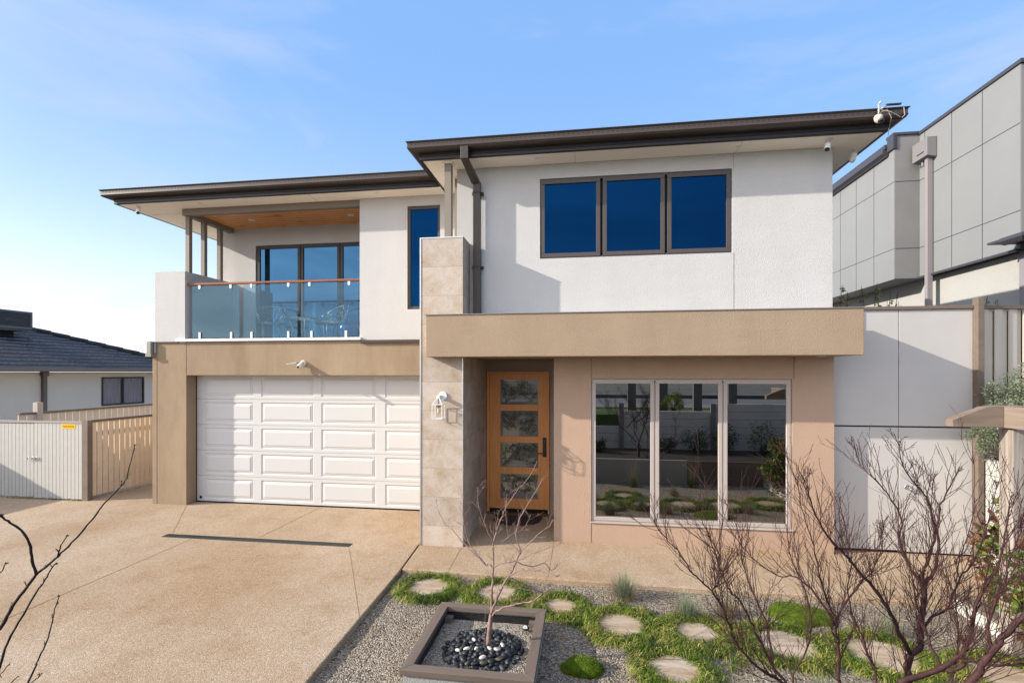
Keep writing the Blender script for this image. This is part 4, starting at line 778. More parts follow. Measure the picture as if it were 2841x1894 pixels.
# stepped tile courses on the near roof plane
te = MB(); nc = 16; cs_ = k/nc
for i in range(nc):
    a0 = i*cs_; a1 = (i+1)*cs_; z0 = 2.52+a0*sl3+.030; z1 = 2.52+a1*sl3+.004
    b.poly([(hx-a0, -3, z0), (hx-a0, hy-a0, z0), (hx-a1, hy-a1, z1), (hx-a1, -3, z1)])
    te.poly([(hx-a0+.001, -3, z0-.030), (hx-a0+.001, hy-a0, z0-.030), (hx-a0+.001, hy-a0, z0), (hx-a0+.001, -3, z0)])
b.poly([(hx, hy, 2.52), (hx-2*k, hy, 2.52), (hx-k, hy-k, 2.52+k*sl3)])
b.poly([(hx-k, -3, 2.52+k*sl3), (hx-k, hy-k, 2.52+k*sl3), (hx-2*k, hy, 2.52), (hx-2*k, -3, 2.52)])
TILE = mat('blue_black_tile', (.055, .055, .06, 1), .8, .2, var2=(.025, .026, .03, 1), vscale=5, stretch=(1, 3, 1)); rf = b.build('roof', TILE, NH); te.build('tile_edges', mat('lit_tile_edge', (.30, .31, .33, 1), .8, var2=(.10, .105, .12, 1), vscale=3, stretch=(1, 6, 1)), rf)  # course edges painted paler, as though the light catches them
b = MB(); n = 14
for i in range(n): # hip capping tiles
    a0, a1 = k*i/n, k*(i+1)/n+.05; b.tube([(hx-a0, hy-a0, 2.57+a0*sl3+.03), (hx-a1, hy-a1, 2.57+a1*sl3)], .085, .085, 8)
b.build('hip_capping', TILE, rf)
b = MB(); b.sweep([(-16.5, 19.5), (-16.5, -3)][::1], [(0, 2.42), (-.0, 2.55), (-.11, 2.55), (-.12, 2.46), (-.10, 2.42)]); b.build('gutter', mat('brown_gutter', (.16, .135, .12, 1), .5), NH)
b = MB(); b.box(-16.99, -16.89, 13.45, 13.56, -.3, 2.30); b.box(-17, -16.86, 13.42, 13.59, 2.28, 2.42); b.build('downpipe', mat('pipe_brown', (.13, .105, .095, 1), .5), NH)
W_ = MB(); fw = .05
W_.box(-17.02, -16.97, 15.447, 17.165, 2.18, 2.23).box(-17.02, -16.97, 15.447, 17.165, 1.21, 1.26).box(-17.02, -16.97, 15.447, 15.497, 1.26, 2.18).box(-17.02, -16.97, 17.115, 17.165, 1.26, 2.18).box(-17.02, -16.965, 16.24, 16.30, 1.26, 2.18)
wn_ = W_.build('window', mat('black_frame', (.025, .022, .022, 1), .4), NH)
b = MB(); n = 60
for i in range(n):
    y0_, y1_ = 15.5+1.62*i/n, 15.5+1.62*(i+1)/n; x0_, x1_ = (-17.035+.012*sin(i*1.3), -17.035+.012*sin((i+1)*1.3)); b.poly([(x0_, y0_, 1.26), (x1_, y1_, 1.26), (x1_, y1_, 2.2), (x0_, y0_, 2.2)])
b.build('curtain', mat('net_curtain', (.30, .295, .30, 1), .9), wn_); bx('window_pane', clear_glass('nb_glass', (.93, .93, .95, 1), .02), wn_, -17.0, -16.995, 15.49, 17.12, 1.26, 2.18)
bx('mullion', SOFFIT, NH, -17.0, -16.995, 13.98, 13.99, -.3, 2.41) if False else None
# evaporative cooler on its roof
t = empty('evaporative_cooler', (-19.3, 14.2, 3.6), 'dark louvred evaporative cooler on the bungalow roof', 'cooler')
cy0, cy1, cx0, cx1 = 13.55, 14.70, -20.0, -18.9; CM = mat('cooler_plastic', (.12, .125, .13, 1), .6)
b = MB(); b.box(cx0+.06, cx1-.06, cy0+.06, cy1-.06, 3.80, 4.42); b.box(cx0, cx1, cy0, cy1, 3.86, 3.95); b.box(cx0, cx1, cy0, cy1, 4.40, 4.47)
for x in (cx0, cx1-.08):
    for y in (cy0, cy1-.08): b.box(x, x+.08, y, y+.08, 3.951, 4.399)
b.build('cabinet', CM, t, bevel=.012); b = MB()
for i in range(11):
    z = 3.97+i*.039; b.ext([(cx1-.07, cy0+.05, z+.026), (cx1+.01, cy0+.05, z), (cx1+.01, cy1-.05, z), (cx1-.07, cy1-.05, z+.026)], (0, 0, .008)); b.ext([(cx0+.05, cy0+.07, z+.026), (cx0+.05, cy0-.01, z), (cx1-.05, cy0-.01, z), (cx1-.05, cy0+.07, z+.026)], (0, 0, .008))
b.build('louvres', CM, t); b = MB(); b.box(-19.7, -19.15, 13.8, 14.3, 3.1, 3.8); b.build('duct', DARK, t)
MB().tube([(-18.95, 14.35, 3.86), (-18.7, 14.6, 3.45)], .012, .012, 6).build('pipe', CM, t)
text('Breezair', .11, mat('cooler_lettering', (.13, .13, .14, 1), .6), t, (cx1+.014, 14.1, 4.16), (pi/2, 0, pi/2), sx=1.2)
# ================================================================== RIGHT SIDE
R = empty('panelled_house', (7.5, 12, 0), 'tall modern grey-panelled neighbouring house with rainhead on the right', 'house')
bx('wall', NSTEEL, R, 7.5, 14, 9.93, 12.60, 4.56, 7.78); b = MB(); b.box(6.98, 14, 12.602, 12.8, 4.53, 7.80); b.box(6.98, 14, 12.801, 20, 4.53, 7.42); b.build('wall', NSTEEL, R)
DK = mat('dark_panel', (.20, .20, .20, 1), .6, .3, var=.08, vscale=2); bx('end_panel', DK, R, 6.985, 7.498, 12.594, 12.601, 4.54, 7.79); bx('end_panel', DK, R, 7.505, 13.99, 9.922, 9.929, 4.57, 7.77)
b = MB(); b.box(7.47, 14.05, 9.88, 12.58, 7.782, 7.85); b.box(6.94, 7.52, 12.56, 12.85, 7.802, 7.86); b.box(6.935, 6.979, 12.56, 12.80, 7.50, 7.80); b.box(6.97, 7.03, 12.57, 12.593, 7.50, 7.80); b.build('capping', NTRIM, R)
b = MB(); b.sweep([(6.98, 20), (6.98, 12.82)], [(0, 7.42), (0, 7.60), (.12, 7.60), (.13, 7.50), (.06, 7.44), (.05, 7.42)]); b.box(6.9, 13, 12.82, 20, 7.58, 7.70); b.build('gutter', NTRIM, R)
b = MB(); g_ = .012
for z in (5.22, 6.745): b.box(7.494, 7.4995, 9.93, 12.6, z, z+g_); b.box(6.975, 6.9795, 12.61, 20, z, z+g_); b.box(6.99, 7.495, 12.588, 12.5935, z, z+g_)
for y in (10.77, 11.58, 12.41): b.box(7.494, 7.4995, y, y+g_, 4.56, 7.78)
for y in (13.41, 14.22, 15.04, 15.85, 16.7): b.box(6.975, 6.9795, y, y+g_, 4.54, 7.42)
b.build('panel_joint', mat('joint_dark_grey', (.07, .07, .075, 1), .8), R)
bx('ground_floor_wall', NWHITE, R, 7.66, 13.9, 10.1, 20, -.2, 4.53); bx('corner_post', NPIPE, R, 7.60, 7.95, 9.72, 10.09, -.2, 4.55)
b = MB(); b.box(7.44, 7.52, 9.95, 12.59, 4.52, 4.56); b.build('drip_flashing', NTRIM, R)
rh = MB(); rh.ext([(7.30, 12.02, 7.10), (7.30, 12.02, 7.50), (7.495, 12.02, 7.50), (7.495, 12.02, 7.06)], (0, .50, 0)); rw = rh.build('rainwater_head', mat('rainhead_grey', (.17, .165, .17, 1), .5), R, bevel=.01); bx('overflow_slot', DARK, rw, 7.296, 7.301, 12.12, 12.36, 7.20, 7.222)
b = MB(); b.box(7.38, 7.48, 12.13, 12.23, -.2, 7.08); b.box(7.40, 7.46, 12.32, 12.38, 6.98, 7.09); b.build('downpipe', NPIPE, R)
b = MB(); b.sweep([(7.02, 9.6), (7.02, 9.24), (8.5, 9.24)], [(0, 4.54), (0, 4.64), (.08, 4.66), (.09, 4.60), (.05, 4.55)]); b.box(7.03, 8.5, 9.25, 10.0, 4.645, 4.68); b.build('porch_gutter', NTRIM, R)
# side screen and gates
t = empty('side_gate', (4.15, 7.33, 0), 'tall grey-white panelled side screen with double gates beside the house', 'gate')
b = MB(); b.box(3.245, 4.098, 7.31, 7.35, 1.69, 3.225); b.box(4.106, 4.975, 7.31, 7.35, 1.69, 3.225); b.build('upper_panel', FENCEG, t, bevel=.003)
bx('gate_leaf', FENCEG, t, 3.245, 4.094, 7.31, 7.35, .045, 1.67, bevel=.003); bx('gate_leaf', FENCEG, t, 4.104, 4.972, 7.31, 7.35, .03, 1.67, bevel=.003)
bx('gap_backing', DARK, t, 3.245, 4.975, 7.351, 7.36, .0, 3.22)
bx('top_rail', GREYT, t, 3.23, 4.975, 7.285, 7.375, 3.227, 3.272, bevel=.004)
for x, z in ((4.20, .885), (4.27, .845), (4.30, .83)):
    MB().tube([(x+.028*cos(a), 7.30, z+.028*sin(a)) for a in [2*pi*i/12 for i in range(13)]], .006, .006, 6).build('ring_latch', STEEL, t, smooth=True)
t = MB().box(4.976, 5.05, 7.22, 7.32, -.05, 3.36).build('fence_post', GREYT, origin=(5.0, 7.27, 0), bevel=.004); tag(t, 'tall brown timber post between the grey side gate and the cream fence', 'post')
t = empty('batten_fence', (5.9, 7.5, 1.4), 'cream board-and-batten fence standing above the white retaining wall', 'fence')
b = MB(); L0 = Vector((5.055, 7.29)); dd = Vector((.96, .16)).normalized(); nn = Vector((-dd.y, dd.x))
def seg(b, s0, s1, o0, o1, z0, z1): b.prism([tuple(L0+dd*s0+nn*o0), tuple(L0+dd*s1+nn*o0), tuple(L0+dd*s1+nn*o1), tuple(L0+dd*s0+nn*o1)], z0, z1)
s_ = 0
while s_ < 4: seg(b, s_, s_+.105, 0, .018, 1.35, 3.22); seg(b, s_+.106, s_+.185, .03, .048, 1.35, 3.22); s_ += .188
b.build('fence_boards', FENCEC, t); b = MB(); seg(b, 0, 4, -.02, .07, 3.222, 3.265); b.build('top_rail', GREYT, t); b = MB(); seg(b, 0, 4, .05, .09, 1.35, 3.2); b.build('backing_rail', DARK, t)
t = empty('retaining_wall', (5.08, 6, 0), 'white horizontal-sleeper retaining wall beside the path to the side gate', 'wall')
b = MB()
for i in range(7): b.box(5.055, 5.13, 3.2, 7.215, -.1+i*.2, -.1+i*.2+.194)
b.build('sleepers', SLEEP, t, bevel=.004); tag(MB().box(5.14, 9, 3.0, 7.5, -.1, 1.28).build('upper_bed', SOIL), kind='structure')
# low timber-capped edging and the bed behind it
t = empty('garden_edging', (3.8, 4.6, 0), 'low white edging wall with brown timber capping right of the gravel garden', 'wall')
bx('wall', SLEEP, t, 3.78, 3.84, 2.9, 5.80, -.12, .065); bx('timber_cap', GREYTY, t, 3.77, 3.90, 2.9, 5.81, .067, .10, bevel=.004); tag(MB().box(3.905, 5.05, 2.9, 5.79, -.12, .02).build('planting_bed', GRAVEL), kind='structure')
# arbour
t = empty('arbour', (3.67, 4.9, 0), 'brown timber arbour post and tapered beam at the right edge', 'arbour')
bx('post', POSTT, t, 3.60, 3.76, 4.84, 4.99, -.1, 1.91, bevel=.006)
AB = wood('arbour_beam_timber', (.22, .17, .135, 1), (.14, .105, .08, 1), 'X', .5, .7)
MB().ext([(3.16, 4.87, 1.925), (3.16, 4.87, 1.985), (3.25, 4.87, 2.03), (3.42, 4.87, 2.10), (3.50, 4.87, 2.112), (4.4, 4.87, 2.112), (4.4, 4.87, 1.925)], (0, .09, 0)).build('cross_beam', AB, t, bevel=.004)
MB().box(3.552, 3.64, 4.05, 4.868, 1.925, 2.108).build('long_beam', wood('arbour_beam_side', (.25, .195, .155, 1), (.17, .13, .10, 1), 'Y', .5, .7), t, bevel=.004)

# ================================================================== GARDEN
# planter box
P = empty('planter_box', (-.89, 4.2, -.06), 'square white-rendered planter box with brown timber capping and gravel', 'planter')
px0, px1, py0, py1, zt = -1.40, -.372, 3.63, 4.765, .15
b = MB(); b.box(px0+.02, px1-.02, py0+.02, py0+.06, -.3, .105); b.box(px0+.02, px1-.02, py1-.06, py1-.02, -.3, .105); b.box(px0+.02, px0+.06, py0+.061, py1-.061, -.3, .105); b.box(px1-.06, px1-.02, py0+.061, py1-.061, -.3, .105); b.build('wall', NWHITE, P)
cw = .085
for a, q in ((((px0, py0), (px1, py0), (px1-cw, py0+cw), (px0+cw, py0+cw)), GREYT), (((px1, py1), (px0, py1), (px0+cw, py1-cw), (px1-cw, py1-cw)), GREYT), (((px0, py1), (px0, py0), (px0+cw, py0+cw), (px0+cw, py1-cw)), GREYTY), (((px1, py0), (px1, py1), (px1-cw, py1-cw), (px1-cw, py0+cw)), GREYTY)):
    c_ = Vector((sum(p[0] for p in a)/4, sum(p[1] for p in a)/4)); MB().prism([tuple(Vector(p)+(c_-Vector(p)).normalized()*.0012) for p in a], .107, zt).build('timber_cap', q, P, bevel=.003)
b = MB(); e_ = .075; b.box(px0+.061, px0+e_+.003, py0+e_, py1-e_, -.02, .104); b.box(px1-e_, px1-.061, py0+e_, py1-e_, -.02, .104); b.box(px0+e_, px1-e_, py0+.061, py0+e_, -.02, .104); b.box(px0+e_, px1-e_, py1-e_-.012, py1-.061, -.02, .09); b.build('liner', mat('black_liner', (.015, .015, .016, 1), .5, bump=.6, bscale=18, bdist=.02), P)
b = MB()
for x, y in ((px0+.078, py1-.16), (px1-.15, py1-.15), (px1-.15, py0+.08), (px0+.08, py0+.08)): b.box(x, x+.07, y, y+.07, .0, .075)
b.build('corner_block', GREYTY, P)
def gzp(x, y): return .03+.030*math.exp(-((x+.86)**2+(y-4.19)**2)/.06)+.006*noise.noise(Vector((x*9, y*9, 1)))
m = MB(); n = 40
for j in range(n):
    for i in range(n): x = px0+.077+(px1-px0-.154)*i/(n-1); y = py0+.077+(py1-py0-.165)*j/(n-1); m.v.append((x, y, gzp(x, y)))
for j in range(n-1):
    for i in range(n-1): m.f.append((j*n+i, j*n+i+1, (j+1)*n+i+1, (j+1)*n+i))
m.build('gravel', PLGRAVEL, P, smooth=True)
t = empty('garden_spotlight', (-.52, 4.56, .04), 'small black spotlight in the far corner of the planter box', 'garden light')
MB().tube([(-.53, 4.57, .05), (-.54, 4.54, .07), (-.545, 4.525, .08)], 0, 0, 16, rr=[.02, .028, .028]).build('lamp_head', mat('black_metal2', (.02, .02, .022, 1), .3, .5), t, smooth=True); MB().tube([(-.545, 4.524, .0805), (-.5455, 4.522, .081)], .022, .022, 16).build('lens', mat('lens_grey', (.4, .42, .45, 1), .1, .6), t); MB().tube([(-.53, 4.57, .05), (-.53, 4.57, .02)], .006, .006, 6).build('stake', DARK, t)
# pebbles
rp_ = random.Random(11); placed = []; protos = {}
def peb_mesh(k):
    r_ = random.Random(k); bm = bmesh.new(); bmesh.ops.create_icosphere(bm, subdivisions=3, radius=1)
    for v in bm.verts: f = 1+.10*noise.noise(v.co*1.1+Vector((k*3, 0, 0))); v.co *= f
    me = bpy.data.meshes.new('pebble'); bm.to_mesh(me); bm.free(); me.shade_smooth(); return me
for layer, cnt in ((0, 150), (1, 90)):
    tries = 0; got = 0
    while got < cnt and tries < 9000:
        tries += 1; a = rp_.uniform(0, 2*pi); r = (.335 if layer == 0 else .26)*math.sqrt(rp_.random()); x, y = -.865+cos(a)*r, 4.18+sin(a)*r*.98
        if any((x-q[0])**2+(y-q[1])**2 < (.039+.007*rp_.random())**2 for q in placed if q[2] == layer): continue
        if (x+.83)**2+(y-4.23)**2 < .0009: continue
        placed.append((x, y, layer)); got += 1
        c = rp_.choices([0, 1, 2], [6, 3, 1])[0]
        key = (c, got % 4)
        if key not in protos: me = peb_mesh(len(protos)+1); me.materials.append(PEB[c]); protos[key] = me
        o = bpy.data.objects.new('pebble', protos[key]); COL.objects.link(o); s_ = rp_.uniform(.75, 1.3); o.location = (x, y, gzp(x, y)+.009+layer*.017); o.scale = (.0265*s_*rp_.uniform(.85, 1.4), .020*s_*rp_.uniform(.85, 1.15), .016*s_*rp_.uniform(.9, 1.3)); o.rotation_euler = (rp_.uniform(-.35, .35), rp_.uniform(-.35, .35), rp_.uniform(0, 6.28))
        tag(o, 'smooth dark pebble in the heap round the planter tree', 'pebble', 'smooth dark pebbles heaped round the planter tree')
me = peb_mesh(77); me.materials.append(PEB[3])
WP = [(-.955, 4.235), (-.985, 4.095), (-.905, 4.10), (-.80, 4.12), (-.735, 4.125), (-.83, 4.0), (-1.06, 4.08), (-.70, 4.20)]
for i, (x, y) in enumerate(WP):
    o = bpy.data.objects.new('pebble', me); COL.objects.link(o); o.location = (x, y, gzp(x, y)+.037); s_ = rp_.uniform(.8, 1.15); o.scale = (.029*s_, .018*s_, .014*s_); o.rotation_euler = (rp_.uniform(-.3, .3), 0, rp_.uniform(0, 6.28)); tag(o, 'white pebble lying among the dark ones round the planter tree', 'pebble', 'white pebbles among the dark ones')
# stepping stones
ST = [(-1.763, 5.474, .25, 'leftmost, nearest the driveway corner'), (-.975, 5.446, .235, 'second from the left, behind the planter box'), (-.27, 5.241, .19, 'small one just right of the planter box'), (.327, 4.925, .24, 'below the tall blue grass tuft, right of the planter'), (1.025, 4.889, .21, 'in the middle of the path under the grass tuft'), (.719, 4.256, .22, 'lowest one, at the bottom edge, right of the dark moss'), (1.77, 4.79, .27, 'just below the broad bright moss cushion'), (2.516, 4.725, .29, 'behind the forked trunk of the bare tree'), (3.33, 4.52, .27, 'rightmost one, next to the white edging')]
rs = random.Random(4)
for i, (x, y, r, lb) in enumerate(ST):
    pts = []
    for k in range(26):
        a = 2*pi*k/26; q = r*(1+.06*noise.noise(Vector((cos(a)*1.3, sin(a)*1.3, i*5.)))+.02*rs.uniform(-1, 1)); pts.append((x+q*cos(a), y+q*sin(a)*.97))
    o = MB().prism(pts, -.09, -.030).build('stepping_stone', SANDST, origin=(x, y, -.05), bevel=.008); o.rotation_euler = (0, 0, 0)
    tag(o, 'round sandstone stepping stone, '+lb, 'stepping stone', 'round stepping stones set in dark green grass')
# mondo grass rings
b = MB(); rg = random.Random(8)
GA = [(.035, .075, .007), (.06, .115, .009), (.02, .045, .005), (.10, .155, .012)]; YA = [(.38, .34, .08), (.31, .32, .05), (.50, .43, .16), (.20, .25, .03)]
def clump(x, y, n, ln, yel, h0=-.05):
    ty = rg.random() < yel*.9; cg = rg.choice(GA); ln *= rg.uniform(.8, 1.3)
    for k in range(n):
        a = rg.uniform(0, 2*pi); tilt = rg.uniform(.2, 1.2); bx_, by_ = x+rg.gauss(0, .018), y+rg.gauss(0, .018)
        c = cg if rg.random() < .7 else rg.choice(GA); tp = rg.choice(YA) if rg.random() < (.85 if ty else .15) else tuple(v*1.5 for v in c)
        if ty and rg.random() < .45: c = rg.choice(YA)
        b.blade((bx_, by_, h0), (cos(a)*tilt, sin(a)*tilt, 1), ln*rg.uniform(.7, 1.25), rg.uniform(.005, .0085), rg.uniform(1.1, 2.2), c, tp, 4)
for i, (x, y, r, lb) in enumerate(ST):
    yel = [.3, .4, .6, .65, .65, .4, .5, .55, .55][i]; n = int(2*pi*(r+.10)/.040)
    for k in range(n):
        a = 2*pi*k/n+rg.uniform(-.05, .05)
        for ring in (0, 1, 2):
            rr_ = r+.034+ring*.040+rg.uniform(-.012, .012); ux, uy = x+rr_*cos(a+ring*.06), y+rr_*sin(a+ring*.06)
            if any((ux-s[0])**2+(uy-s[1])**2 < (s[2]+.004)**2 for s in ST) or (px0-.03 < ux < px1+.03 and uy < py1+.03) or ux > 3.74 or uy > 5.78: continue
            if ring == 2 and noise.noise(Vector((ux*5, uy*5, 2))) < .05: continue
            clump(ux, uy, 38, (.125 if ring < 2 else .11)*rg.uniform(.75, 1.15), yel+.25*noise.noise(Vector((ux*2.5, uy*2.5, 0))))
for (ax, ay, bx2, by2, n) in ((.1, 5.3, .65, 5.2, 26), (.62, 4.75, .95, 4.55, 18), (.9, 5.15, 1.45, 5.05, 22), (1.35, 4.85, 1.5, 4.6, 10), (-.6, 5.1, -.45, 5.35, 10), (.45, 4.6, .6, 4.5, 10), (1.35, 4.4, 1.1, 4.55, 10), (2.1, 4.75, 2.2, 4.6, 6), (-.15, 4.9, .05, 5.0, 14), (2.85, 4.75, 3.05, 4.6, 12)):
    for k in range(n):
        q = rg.random(); ux, uy = ax+(bx2-ax)*q+rg.gauss(0, .05), ay+(by2-ay)*q+rg.gauss(0, .05)
        if any((ux-s[0])**2+(uy-s[1])**2 < (s[2]+.0)**2 for s in ST) or (px0 < ux < px1+.03 and uy < py1+.03) or k % 3 == 2: continue
        clump(ux, uy, 34, .125*rg.uniform(.7, 1.15), .6)
tag(b.build('mondo_grass', TUFT), kind='stuff')
b = MB(); r_ = random.Random(77)
for (x, y, n, sp) in ((.52, 4.62, 40, .05), (1.33, 4.42, 35, .06), (.9, 5.6, 12, .5), (2.2, 5.2, 12, .6), (-1.8, 4.9, 8, .3), (-.9, 5.7, 10, .4), (-.6, 4.5, 6, .08), (.3, 4.3, 10, .3)):
    for k in range(n):
        px_, py_ = x+r_.gauss(0, sp), y+r_.gauss(0, sp*.6)
        if not (-2.1 < px_ < 3.6 and 3.6 < py_ < 5.78) or (px0-.05 < px_ < px1+.05 and py_ < py1+.05): continue
        a = r_.uniform(0, 6.28); L_ = r_.uniform(.015, .03); z = -.045+r_.uniform(0, .012); b.poly([(px_, py_, z), (px_+cos(a)*L_*.5-sin(a)*L_*.3, py_+sin(a)*L_*.5+cos(a)*L_*.3, z+.006), (px_+cos(a)*L_, py_+sin(a)*L_, z+.002), (px_+cos(a)*L_*.5+sin(a)*L_*.3, py_+sin(a)*L_*.5-cos(a)*L_*.3, z+.008)], r_.choice([(.09, .03, .02), (.14, .06, .03), (.22, .14, .07), (.06, .03, .02)]))
tag(b.build('leaf_litter', TUFT), kind='stuff')
# moss cushions
def cushion(x, y, rx, ry, h, seed, label):
    bm = bmesh.new(); bmesh.ops.create_icosphere(bm, subdivisions=5, radius=1)
    for v in bm.verts:
        d = v.co.copy(); f = 1+.22*noise.noise(Vector((d.x*1.5, d.y*1.5, seed)))+.05*noise.noise(d*4+Vector((seed, 0, 0))); v.co = Vector((d.x*rx*f, d.y*ry*f, max(-.02, d.z*h*(1+.18*noise.noise(Vector((d.x*2.2, d.y*2.2, seed+4)))))+.004*noise.noise(d*22)))
    me = bpy.data.meshes.new('moss_cushion'); bm.to_mesh(me); bm.free(); me.materials.append(MOSS); me.shade_smooth()
    fz = MB(); r_ = random.Random(seed)
    for v in me.vertices:
        if v.co.z < -.01: continue
        for q in range(2): fz.blade((v.co.x+x+r_.gauss(0, .003), v.co.y+y+r_.gauss(0, .003), v.co.z-.058-.003), (v.normal.x+r_.gauss(0, .6), v.normal.y+r_.gauss(0, .6), v.normal.z+.4), r_.uniform(.009, .017), .0045, .3, r_.choice([(.10, .17, .01), (.06, .12, .008), (.14, .20, .015), (.18, .22, .03)]), None, 1)
    o = bpy.data.objects.new('moss_cushion', me); COL.objects.link(o); o.location = (x, y, -.058); tag(o, label, 'moss', 'bright green moss cushions'); WORG[o.name] = Vector((x, y, -.058)); fz.build('moss_leaves', TUFT, o)
cushion(-.02, 4.19, .175, .13, .085, 1, 'dark green moss cushion half in shade beside the planter box')
cushion(2.13, 5.42, .30, .25, .075, 9, 'broad bright green moss cushion behind the bare tree')
# fescue tufts
def fescue(x, y, r, n, seed, label, dry=.25):
    b = MB(); r_ = random.Random(seed)
    for k in range(n):
        a = r_.uniform(0, 2*pi); tilt = abs(r_.gauss(0, .85)); c = r_.choice([(.13, .18, .11), (.18, .23, .15), (.10, .14, .07), (.22, .26, .17)])
        if r_.random() < dry or tilt > 1.1: c = r_.choice([(.26, .19, .10), (.19, .13, .07), (.33, .26, .15)])
        b.blade((x+r_.gauss(0, .03), y+r_.gauss(0, .03), -.06), (cos(a)*tilt, sin(a)*tilt, 1), r*r_.uniform(.7, 1.15), .0034, r_.uniform(.2, .8), c, tuple(v*1.15 for v in c), 4)
    o = b.build('fescue_tuft', TUFT, origin=(x, y, -.06)); tag(o, label, 'grass tuft', 'blue-green fescue tufts in the gravel')
fescue(.41, 5.56, .27, 900, 1, 'tall blue-green grass tuft against the path edge, in front of the big window', .3)
fescue(1.0, 5.18, .25, 600, 2, 'blue-green grass tuft leaning over the middle stepping stone', .1)
fescue(1.42, 5.32, .19, 500, 3, 'small dry-brown grass tuft in the gravel left of the bare tree', .7)
fescue(2.80, 5.14, .20, 500, 4, 'grey-green grass tuft behind the forked trunk at the right', .3)
fescue(1.75, 4.02, .20, 400, 5, 'pale grass tuft at the bottom edge under the bare tree', .3)

# ================================================================== BARE TREES
def twigs(b, p, d, ln, r, depth, rnd, up=.25, buds=True, n=5, spread=.6, kids=(3, 5)):
    """one shoot with side shoots; b collects the tubes"""
    pts = [p.copy()]; q = p.copy(); d = d.normalized(); st = 5
    for i in range(st):
        d = (d+Vector((rnd.gauss(0, .07), rnd.gauss(0, .07), rnd.gauss(0, .06)+up*.22))).normalized(); q = q+d*(ln/st); pts.append(q.copy())
    b.tube(pts, r, max(.0007, r*.35), n if r > .004 else 4, cap=False)
    if buds:
        for i in range(1, st+1):
            if rnd.random() < .7: s_ = Vector((rnd.gauss(0, 1), rnd.gauss(0, 1), rnd.gauss(0, .6))).normalized(); b.tube([pts[i], pts[i]+s_*max(.004, r*2.2)], max(.0011, r*.8), .0006, 3, cap=False)
    if depth > 0:
        for k in range(rnd.randint(*kids)):
            i = rnd.randint(1, st-1); dd = (pts[i+1]-pts[i]).normalized(); o = Vector((rnd.gauss(0, 1), rnd.gauss(0, 1), rnd.gauss(0, .5)+.2)); o = (o-dd*o.dot(dd)).normalized()
            twigs(b, pts[i], dd+o*rnd.uniform(.45, .95)*spread*1.5, ln*rnd.uniform(.45, .8), r*.62, depth-1, rnd, up, buds, n, spread, kids)
def smooth_path(pts, sub=4):
    P_ = [Vector(p) for p in pts]; o = []
    for i in range(len(P_)-1):
        p0, p1, p2, p3 = P_[max(i-1, 0)], P_[i], P_[i+1], P_[min(i+2, len(P_)-1)]
        for k in range(sub): t = k/sub; o.append(.5*((2*p1)+(p2-p0)*t+(2*p0-5*p1+4*p2-p3)*t*t+(3*p1-p0-3*p2+p3)*t**3))
    o.append(P_[-1]); return o
def tree(name, base, trunk, limbs, m, label, seed, shoot, every, sr, depth=1, up=.25, spread=.6, skip=(), jit=.004, kids=(3, 5), cat='tree'):
    t = empty(name, base, label, cat); rnd = random.Random(seed)
    tb = MB(); tb.tube(smooth_path(trunk[0]), trunk[1], trunk[2], 12); tb.build('trunk', m, t, smooth=True)
    lb = MB(); tw = MB()
    for nm, pts, r0, r1 in limbs:
        sp = smooth_path(pts); sp = [p+Vector((rnd.gauss(0, jit), rnd.gauss(0, jit), rnd.gauss(0, jit)))*(.5 if i else 0) for i, p in enumerate(sp)]
        n = len(sp); lb.tube(sp, 0, 0, 8, rr=[(r0+(r1-r0)*(i/(n-1))**.8)*(1+.08*sin(i*2.1)) for i in range(n)])
        for i in range(max(2, n//6), n):
            if nm in skip: continue
            for rep in range(2 if (depth > 1 and rnd.random() < (.6 if sp[i].z < 1.6 else .1)) else 1):
                if rnd.random() > every: continue
                d = (sp[i]-sp[i-1]).normalized(); o = Vector((rnd.gauss(0, 1), rnd.gauss(0, .8), abs(rnd.gauss(0, .5)))); o = (o-d*o.dot(d)).normalized()
                fr = i/n; twigs(tw, sp[i], d+o*rnd.uniform(.5, 1.2)*spread*1.6+Vector((0, 0, up)), shoot*rnd.uniform(.5, 1.2)*(max(.25, min(1, (2.2-sp[i].z)/.4)) if depth > 1 else 1), sr*(1.1-.4*fr), depth, rnd, up, True, 5, spread, kids)
        d = (sp[-1]-sp[-2]).normalized()
        for k in range(2 if nm not in skip else 0): twigs(tw, sp[-1], d+Vector((rnd.gauss(0, .2), rnd.gauss(0, .2), .1)), shoot*.22, max(r1*.8, .0012), depth, rnd, up, True, 5, spread, kids)
    lb.build('branches', m, t, smooth=True); tw.build('twigs', m, t) if depth else tw.build('buds', m, t)
    return t
RTREE = tree('bare_tree', (1.219, 2.302, .42), ([(1.219, 2.302, .38), (1.23, 2.305, .55), (1.219, 2.302, .73)], .036, .026), [(a, b_, c*.62, max(d_*.55, .0015)) for a, b_, c, d_ in RT], BARK, 'dark leafless many-stemmed tree in the right foreground', 21, .20, .85, .0017, depth=2, up=.24, spread=.45, kids=(1, 2))
tree('bare_tree', (-1.644, 1.072, .42), ([(-1.66, 1.07, .38), (-1.653, 1.07, .84), (-1.644, 1.072, 1.18)], .022, .012), LT, BARKL, 'dark leafless branches with small buds in the left foreground', 5, .013, .16, .0015, depth=0, up=.3, jit=.0012)
tree('bare_tree', (-.83, 4.23, .04), ([tuple(p) for p in PT_[0][1]], .022, .016), PT_[1:], BARKP, 'small leafless tree with thorny twigs growing in the planter box', 9, .10, .55, .0016, depth=1, up=.15, spread=.8, jit=.005, kids=(1, 3))
